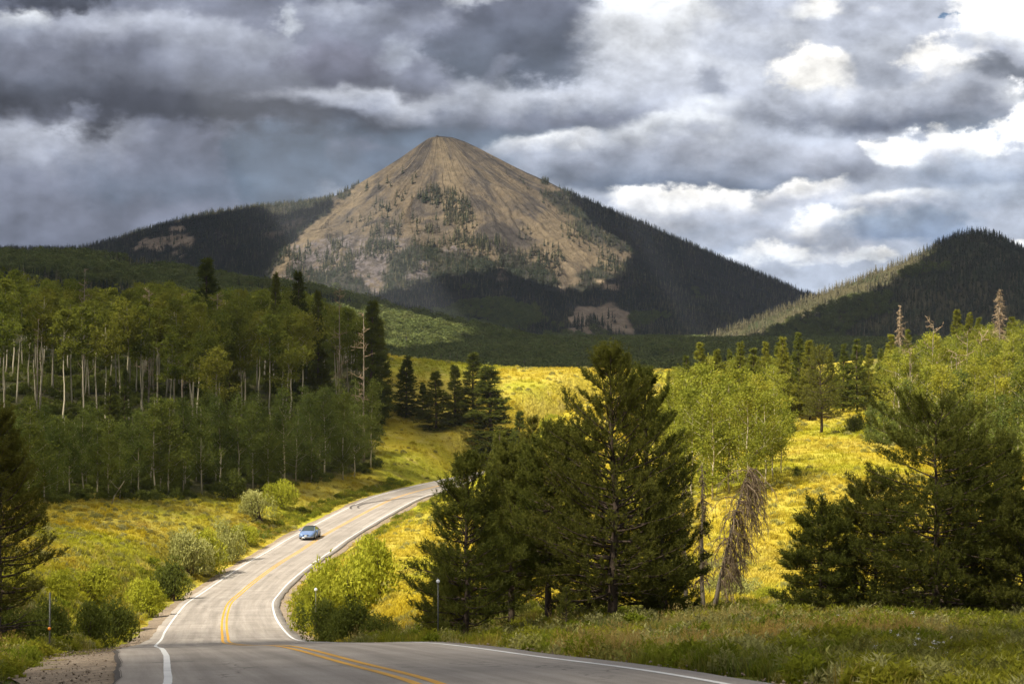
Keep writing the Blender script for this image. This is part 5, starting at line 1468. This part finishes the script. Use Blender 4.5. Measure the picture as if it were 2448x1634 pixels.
# mountain
n = 150000
x = rg.uniform(-1500, 1500, n); y = rg.uniform(3000, 4560, n); z = mountain_z(x, y)
bare_, px, py = cover(x, y, z)
k = in_view(x, y, z) & (z > far_base(y) - 3)
cl_ = fbm(x / 70, z / 45, 4, 64)
low = np.interp(py, [430, 500, 560, 600, 640, 700], [0.0, 0.004, 0.02, 0.05, 0.10, 0.10])
spot = (rg.uniform(size=n) < low * sstep(0.02, 0.22, cl_) * 6)
for poly, den in (([(990,462),(1050,450),(1105,458),(1120,505),(1140,548),(1100,552),(1062,520),(1040,490),(1000,490)], 0.85), ([(870,440),(960,425),(960,560),(900,600),(880,520)], 0.07), ([(690,600),(800,575),(960,590),(960,700),(690,690)], 0.40), ([(960,560),(1060,540),(1180,575),(1250,600),(1230,650),(960,660)], 0.40), ([(1230,540),(1400,545),(1500,620),(1380,680),(1260,640)], 0.06), ([(1290,470),(1400,520),(1480,600),(1400,580),(1310,520)], 0.12)):
    spot |= pip(px + fbm(x / 30, z / 20, 3, 91) * 50, py + fbm(x / 30, z / 20, 3, 92) * 40, poly) & (rg.uniform(size=n) < den * sstep(-0.10, 0.06, cl_) * 1.9)
k &= (bare_ < 0.5) | spot
k &= ~((py < 440) & (px > 800) & (px < 1290))
x, y, z, py, px = x[k], y[k], z[k], py[k], px[k]; n = len(x)
s = (5 + 11 * rg.uniform(0, 1, n) ** 1.4) * np.interp(bare_[k], [0, 1], [1, 1.5])
idx = rg.integers(0, 4, n)
gz_ = fbm(x / 160, y / 160, 3, 66)
idx = np.where(rg.uniform(size=n) < np.where(px > 1350, 0.42, 0.22) + gz_ * 0.8, 4 + rg.integers(0, 3, n), idx)
idx = np.where((py > 590) & (fbm(x / 120, y / 120, 3, 67) > 0.13) & (px < 1700) & (py > 690), 7 + rg.integers(0, 4, n), idx)
wd = rg.uniform(1.0, 1.5, n)
scatter('mountain_forest', np.stack([x, y, z - 0.5], 1), np.stack([s * wd, s * wd, s], 1), rots(n, rg, 0.02), idx, FC + FG + FA, 'dark conifer forest clothing the lower slopes of the mountain', 'forest')
# right hill
n = 46000
x = rg.uniform(180, 1100, n); y = rg.uniform(1700, 2760, n); z = right_hill_z(x, y)
k = in_view(x, y, z) & (z > far_base(y) - 3)
x, y, z = x[k], y[k], z[k]; n = len(x); px, py = proj(x, y, z)
s = 5 + 8.5 * rg.uniform(0, 1, n) ** 1.5
idx = rg.integers(0, 4, n)
gz_ = fbm(x / 120, y / 120, 3, 68) + 0.7 * sstep(110, 40, np.abs(y - RHY - (x - 600) * 0.25)) * sstep(2260, 2180, px)  # pale dead trees crowded along the ridge to brighten its sunlit strip
idx = np.where(rg.uniform(size=n) < np.interp(px, [1700, 2200, 2300], [0.6, 0.55, 0.2]) * 0.6 + gz_, 4 + rg.integers(0, 3, n), idx)
idx = np.where((fbm(x / 90, y / 90, 3, 69) > 0.08) & (py > 640) & (gz_ < 0.35), 7 + rg.integers(0, 4, n), idx)
wd = rg.uniform(1.0, 1.5, n)
scatter('hill_forest', np.stack([x, y, z - 0.4], 1), np.stack([s * wd, s * wd, s], 1), rots(n, rg, 0.02), idx, FC + FG + FA, 'forest of dark and beetle-grey conifers on the right hill, ridge paled as sunlit', 'forest')
# left hill
n = 40000
x = rg.uniform(-760, 330, n); y = rg.uniform(1000, 1950, n); z = left_hill_z(x, y)
k = in_view(x, y, z) & (z > far_base(y) - 2)
x, y, z = x[k], y[k], z[k]; n = len(x); px, py = proj(x, y, z)
s = rg.uniform(9, 15, n)
idx = rg.integers(0, 4, n)
idx = np.where(rg.uniform(size=n) < np.interp(px, [0, 500, 700, 1000], [0.30, 0.5, 0.3, 0.2]) + fbm(x / 90, y / 90, 3, 73), 4 + rg.integers(0, 3, n), idx)
idx = np.where(fbm(x / 80, y / 80, 3, 74) > np.interp(px, [0, 600, 800], [0.08, 0.0, -0.16]), 7 + rg.integers(0, 4, n), idx)
wd = rg.uniform(1.0, 1.5, n)
scatter('hill_forest', np.stack([x, y, z - 0.3], 1), np.stack([s * wd, s * wd, s], 1), rots(n, rg, 0.02), idx, FC + FG + FA, 'mixed dark forest on the low hill left below the mountain', 'forest')
# valley floor behind the meadow brow
n = 34000
d_ = np.sqrt(rg.uniform(640 ** 2, 3000 ** 2, n)); px = rg.uniform(500, 2500, n); x = (px - 1224) / F * d_; y = d_; z = far_base(y) + fbm(x / 90, y / 90, 3, 76) * 7
k = (z > left_hill_z(x, y) - 2) & (z > right_hill_z(x, y) - 2) | (y < 900)
x, y, z = x[k], y[k], z[k]; n = len(x)
s = rg.uniform(8, 13, n) * np.interp(y, [640, 1500, 3000], [0.9, 1.1, 1.2])
idx = 7 + rg.integers(0, 4, n)
idx = np.where(rg.uniform(size=n) < 0.06 + 0.9 * np.maximum(fbm(x / 110, y / 110, 3, 77), 0), rg.integers(0, 7, n), idx)
wd = rg.uniform(1.1, 1.7, n)
scatter('valley_forest', np.stack([x, y, z - 0.3], 1), np.stack([s * wd, s * wd, s], 1), rots(n, rg, 0.02), idx, FC + FG + FA, 'shaded green forest on the valley floor behind the meadow brow', 'forest')
# conifers one can tell apart on the bare mountain face
SOLO = [(993,425),(985,440),(962,415),(905,452),(925,438),(933,446),(948,470),(944,492),(968,465),(962,480),(1005,470),(1012,478),(1020,475),(1046,462),(1040,488),(1052,470),(1062,458),(1070,465),(1076,478),(1082,490),(1090,468),(1096,482),(1102,500),(1088,508),(1098,515),(1110,505),(1060,505),(1068,530),(1075,538),(1130,545),(1140,540),(1105,545),(1115,555),(860,530),(852,545),(886,560),(905,565),(922,560),(955,530),(930,505),(1242,570),(1250,552),(1262,548),(1268,560),(1310,585),(1322,590),(1362,570),(1372,578),(1385,590),(1396,582),(1410,600),(1335,600),(1440,612),(1455,592),(1465,610),(1460,625),(1432,628),(1350,625),(1328,640),(1282,605),(1290,610),(1225,600),(1210,415),(1245,430),(1252,438),(1262,452),(1300,485),(1440,765),(1455,762),(1464,768),(1470,772),(1025,555),(1045,545),(1035,590),(990,585),(1015,600),(780,625),(765,640),(740,600),(755,612),(818,575),(835,560),(720,640),(950,590),(975,612),(1155,590),(1160,620),(1145,612)]
yy = np.linspace(3100, 4495, 900)
SOLOS = []
for k, (p, q) in enumerate(SOLO):
    xx = (p - 1224) / F * yy / CT
    zz = mountain_z(xx, yy)
    pp = proj(xx, yy, zz)[1]
    hit = np.where(pp <= q)[0]
    if not len(hit): continue
    h = hit[0]
    o = obj('mountain_conifer', FC[k % 4], None, (xx[h], yy[h], zz[h] - 0.5))
    s = 14 + 10 * rg.uniform(); o.scale = (s * 1.3, s * 1.3, s); o.rotation_euler = (0, 0, k)
    tag(o, '-', 'conifer', 'lone conifers on the bare mountain face')
    SOLOS.append((p + q * 0.001, o))
number_group(SOLOS, 'small dark conifer on the bare mountain face, %s from the left', '-')

# ------------------------------------------------------------------ blue convertible coming up the road
M['car_paint'] = plain('blue_car_paint', (0.17, 0.26, 0.46), 0.22, 0.6, 0.3)
M['soft_top'] = plain('black_soft_top', (0.018, 0.018, 0.02), 0.8, 0.2)
M['glass'] = plain('dark_car_glass', (0.03, 0.045, 0.04), 0.06, 0.7)
M['chrome'] = plain('bright_trim', (0.72, 0.72, 0.72), 0.2, 0.5, 0.9)
M['lamp_glass'] = plain('headlamp_glass', (0.75, 0.78, 0.80), 0.12, 0.6)
M['tyre'] = plain('tyre_rubber', (0.02, 0.02, 0.02), 0.85, 0.2)
M['rim'] = plain('alloy_rim', (0.42, 0.43, 0.45), 0.35, 0.5, 0.7)
M['plate'] = plain('licence_plate', (0.62, 0.66, 0.70), 0.5)
M['black_plastic'] = plain('black_plastic', (0.02, 0.02, 0.022), 0.6)
kc = iw(219.5)
tn = RT[kc]
cpos = ROAD[kc] + np.append(RN[kc] * -1.05, 0)
car = empty('convertible_car', cpos + np.array([0, 0, 0.008]), math.atan2(-tn[1], -tn[0]))
tag(car, 'blue convertible with black soft top driving up the road towards us', 'car')
# stations along +x (front): x, half width, sill z, belt z, belt inset
ST_ = [(-2.42, .70, .48, .80, .06), (-2.30, .82, .34, .93, .07), (-1.9, .88, .22, .97, .08), (-1.2, .905, .18, .96, .07), (-.4, .91, .17, .94, .06), (.4, .91, .17, .93, .06), (.85, .905, .17, .92, .08), (1.4, .895, .18, .86, .12), (1.9, .87, .20, .77, .16), (2.2, .80, .22, .68, .18), (2.36, .66, .27, .60, .16), (2.41, .55, .32, .54, .12)]
def section(x, w, z0, z1, ins):
    h = z1 - z0
    half = [(0.0, z0), (w * 0.85, z0), (w * 0.98, z0 + 0.08 * h), (w, z0 + 0.38 * h), (w * 0.995, z0 + 0.62 * h), (w - ins * 0.45, z0 + 0.92 * h), (w - ins, z1 - 0.005), (w * 0.45, z1 + 0.03), (0.0, z1 + 0.04)]
    full = [(-a, b) for a, b in half[1:-1]][::-1]
    return np.array([(x, a, b) for a, b in half + full])
S = np.array([section(*s) for s in ST_])
a, b_ = S.shape[:2]
i = np.arange(a - 1)[:, None] * b_; j = np.arange(b_)[None]; j2 = (j + 1) % b_
Q = np.stack([i + j, i + j2, i + b_ + j2, i + b_ + j], -1).reshape(-1, 4)
mb = MB(); mb.add(S.reshape(-1, 3), Q)
for e_ in (0, a - 1):
    V = np.vstack([S[e_], S[e_].mean(0)[None]]); jj = np.arange(b_)
    mb.add(V, None, np.stack([jj, (jj + 1) % b_, np.full(b_, b_)], 1) if e_ == 0 else np.stack([(jj + 1) % b_, jj, np.full(b_, b_)], 1))
body = obj('body', mb.mesh('car_body', [M['car_paint']], smooth=True), car)
# cabin: soft top shell
def loft(secs, closed=False):
    S = np.array(secs, float); a, b = S.shape[:2]
    i = np.arange(a - 1)[:, None] * b; j = np.arange(b - 1)[None]
    m = MB(); m.add(S.reshape(-1, 3), np.stack([i + j, i + j + 1, i + b + j + 1, i + b + j], -1).reshape(-1, 4)); return m
def arch(x0, z0, w0, x1, z1, w1):
    return [(x0, -w0, z0), (x1, -w1, z1), (x1 + .0, -w1 * .55, z1 + .045), (x1, 0, z1 + .06), (x1, w1 * .55, z1 + .045), (x1, w1, z1), (x0, w0, z0)]
top = loft([arch(.30, 1.335, .615, .30, 1.34, .56), arch(-.1, 1.35, .64, -.1, 1.375, .57), arch(-.6, 1.33, .66, -.6, 1.37, .58), arch(-1.1, 1.15, .74, -1.1, 1.28, .58), arch(-1.55, .98, .78, -1.5, 1.10, .58), arch(-1.72, .95, .78, -1.70, .98, .60)])
obj('soft_top', top.mesh('soft_top', [M['soft_top']], smooth=True), car)
ws = loft([[(1.02, y, .93 + .03 * (1 - (y / .74) ** 2)) for y in np.linspace(-.74, .74, 7)], [(.66, y, 1.16) for y in np.linspace(-.67, .67, 7)], [(.30, y, 1.345 + .05 * (1 - (y / .58) ** 2)) for y in np.linspace(-.58, .58, 7)]])
obj('windscreen', ws.mesh('windscreen', [M['glass']], smooth=True), car)
for s in (-1, 1):
    mb = MB(); mb.add([(.98, s * .80, .93), (.28, s * .63, 1.33), (-.6, s * .67, 1.32), (-1.15, s * .78, .96)], [(0, 1, 2, 3)])
    obj('side_window', mb.mesh('side_window', [M['glass']]), car)
    mb = MB(); mb.tube([(1.03, s * .76, .92), (.66, s * .69, 1.15), (.29, s * .60, 1.35)], 0.028, 6)
    obj('windscreen_pillar', mb.mesh('windscreen_pillar', [M['car_paint']], smooth=True), car)
    mb = MB(); mb.box((.86, s * .98, .98), (.14, .20, .13)); 
    mi = obj('mirror', mb.mesh('mirror', [M['car_paint']]), car)
    mb = MB(); mb.box((.785, s * .98, .98), (.01, .16, .10)); obj('mirror_glass', mb.mesh('mirror_glass', [M['glass']]), mi)
    th = np.linspace(0, 6.283, 13)[:-1]
    mb = MB(); c = np.array([2.20, s * .60, .575])
    ring = np.stack([c[0] + .06 * np.cos(th) * 0 + np.where(np.cos(th) * s > 0, -.10, .06), c[1] + .20 * np.cos(th), c[2] + .085 * np.sin(th)], 1)
    mb.add(np.vstack([ring, c[None] + np.array([[.10, 0, .01]])]), None, np.stack([np.arange(12), (np.arange(12) + 1) % 12, np.full(12, 12)], 1))
    obj('headlight', mb.mesh('headlight', [M['lamp_glass']], smooth=True), car)
    mb = MB(); mb.box((-.15, s * .915, .60), (1.25, .012, .50)); d_o = obj('door', mb.mesh('door', [M['car_paint']]), car)
    mb = MB(); mb.box((-.62, s * .93, .74), (.16, .02, .035)); obj('handle', mb.mesh('handle', [M['chrome']]), d_o)
    for xw in (1.42, -1.45):
        mb = MB(); mb.tube([(xw, s * .70, .325), (xw, s * .72, .325), (xw, s * .90, .325), (xw, s * .92, .325)], [.27, .325, .325, .28], 22)
        w_ = obj('wheel', mb.mesh('tyre', [M['tyre']], smooth=True), car)
        mb = MB(); mb.tube([(xw, s * .90, .325), (xw, s * .928, .325)], [.215, .19], 18)
        obj('rim', mb.mesh('rim', [M['rim']]), w_)
mb = MB(); mb.box((2.385, 0, .535), (.06, .62, .085)); obj('grille', mb.mesh('grille', [M['black_plastic']]), car)
mb = MB(); mb.box((2.36, 0, .36), (.08, 1.18, .10)); obj('lower_intake', mb.mesh('lower_intake', [M['black_plastic']]), car)
mb = MB(); mb.tube([(2.06, -.84, .25), (2.30, -.66, .25), (2.42, -.3, .25), (2.44, 0, .25), (2.42, .3, .25), (2.30, .66, .25), (2.06, .84, .25)], .032, 6); obj('bumper_lip', mb.mesh('bumper_lip', [M['chrome']], smooth=True), car)
mb = MB(); mb.box((2.43, 0, .425), (.02, .32, .14)); obj('licence_plate', mb.mesh('licence_plate', [M['plate']]), car)

# ------------------------------------------------------------------ roadside reflector posts
M['post'] = plain('grey_metal_post', (0.10, 0.10, 0.085), 0.6, 0.3, 0.5)
M['white_refl'] = plain('white_reflector', (0.85, 0.86, 0.85), 0.3, 0.5)
M['amber_refl'] = plain('amber_reflector', (0.75, 0.22, 0.01), 0.3, 0.5)
def post(px, d_, top, refl_py, mt, rpx, lab):
    x, z = gz_at(px, d_)
    h = slope_of(top) * d_ - z
    e = empty('reflector_post', (x, d_, z)); tag(e, lab, 'post', 'roadside reflector posts')
    mb = MB(); mb.box((0, 0, h / 2 - .1), (.042, .022, h + .2)); mb.box((0, .018, h / 2 - .1), (.012, .014, h + .2))
    obj('pole', mb.mesh('reflector_pole', [M['post']]), e)
    zr = slope_of(refl_py) * d_ - z
    mb = MB(); r = rpx / F * d_ / 2; mb.tube([(0, -.028, zr), (0, -.040, zr)], [r, r * .9], 16)
    obj('reflector', mb.mesh('reflector', [mt], smooth=False), e)
post(1048, 56, 1381, 1388, M['white_refl'], 9, 'thin post with round white reflector left of the pine clump')
post(124, 50, 1415, 1501, M['amber_refl'], 8, 'dark post with small amber reflector beside the left edge pine')
post(757, 100, 1402, 1408, M['white_refl'], 8, 'small post with white reflector at the inside of the bend')

# ------------------------------------------------------------------ lookout cabin on the summit
M['cabin_wall'] = plain('weathered_cabin_boards', (0.10, 0.085, 0.075), 0.9, vary=0.2, scale=0.5)
M['cabin_roof'] = plain('cabin_roof', (0.05, 0.05, 0.055), 0.8)
sx, sy = PKX - 1, MY - 6
sz = float(mountain_z(np.array([sx]), np.array([sy]))[0])
lk = empty('lookout_cabin', (sx, sy, sz)); tag(lk, 'tiny dark lookout cabin on the mountain summit', 'cabin')
mb = MB(); mb.box((0, 0, 2.0), (5.0, 4.0, 4.4)); obj('wall', mb.mesh('cabin_wall', [M['cabin_wall']]), lk)
mb = MB(); mb.add([(-3, -2.6, 4.2), (3, -2.6, 4.2), (3, 2.6, 4.2), (-3, 2.6, 4.2), (-1.2, 0, 5.8), (1.2, 0, 5.8)], [(0, 1, 5, 4), (2, 3, 4, 5), (0, 3, 2, 1)], [(1, 2, 5), (3, 0, 4)]); obj('roof', mb.mesh('cabin_roof', [M['cabin_roof']]), lk)
for q in (-1.3, 1.3):
    mb = MB(); mb.box((q, -2.03, 2.7), (1.2, .06, 1.1)); obj('window', mb.mesh('cabin_window', [M['glass']]), lk)

# ------------------------------------------------------------------ mountain air
hz = MB(); hz.box((0, 3000, 410), (9000, 6400, 900))
m, N = mat('valley_air')
pv = N.n('ShaderNodeVolumePrincipled')
pv.inputs['Color'].default_value = (0.78, 0.86, 1.0, 1)
pv.inputs['Density'].default_value = 4.0e-5
pv.inputs['Anisotropy'].default_value = 0.0
N.put(N.n('ShaderNodeOutputMaterial').inputs['Volume'], pv.outputs[0])
hb = obj('haze', hz.mesh('haze', [m]))
tag(hb, 'thin bluish air over the valley and the mountain', kind='stuff')
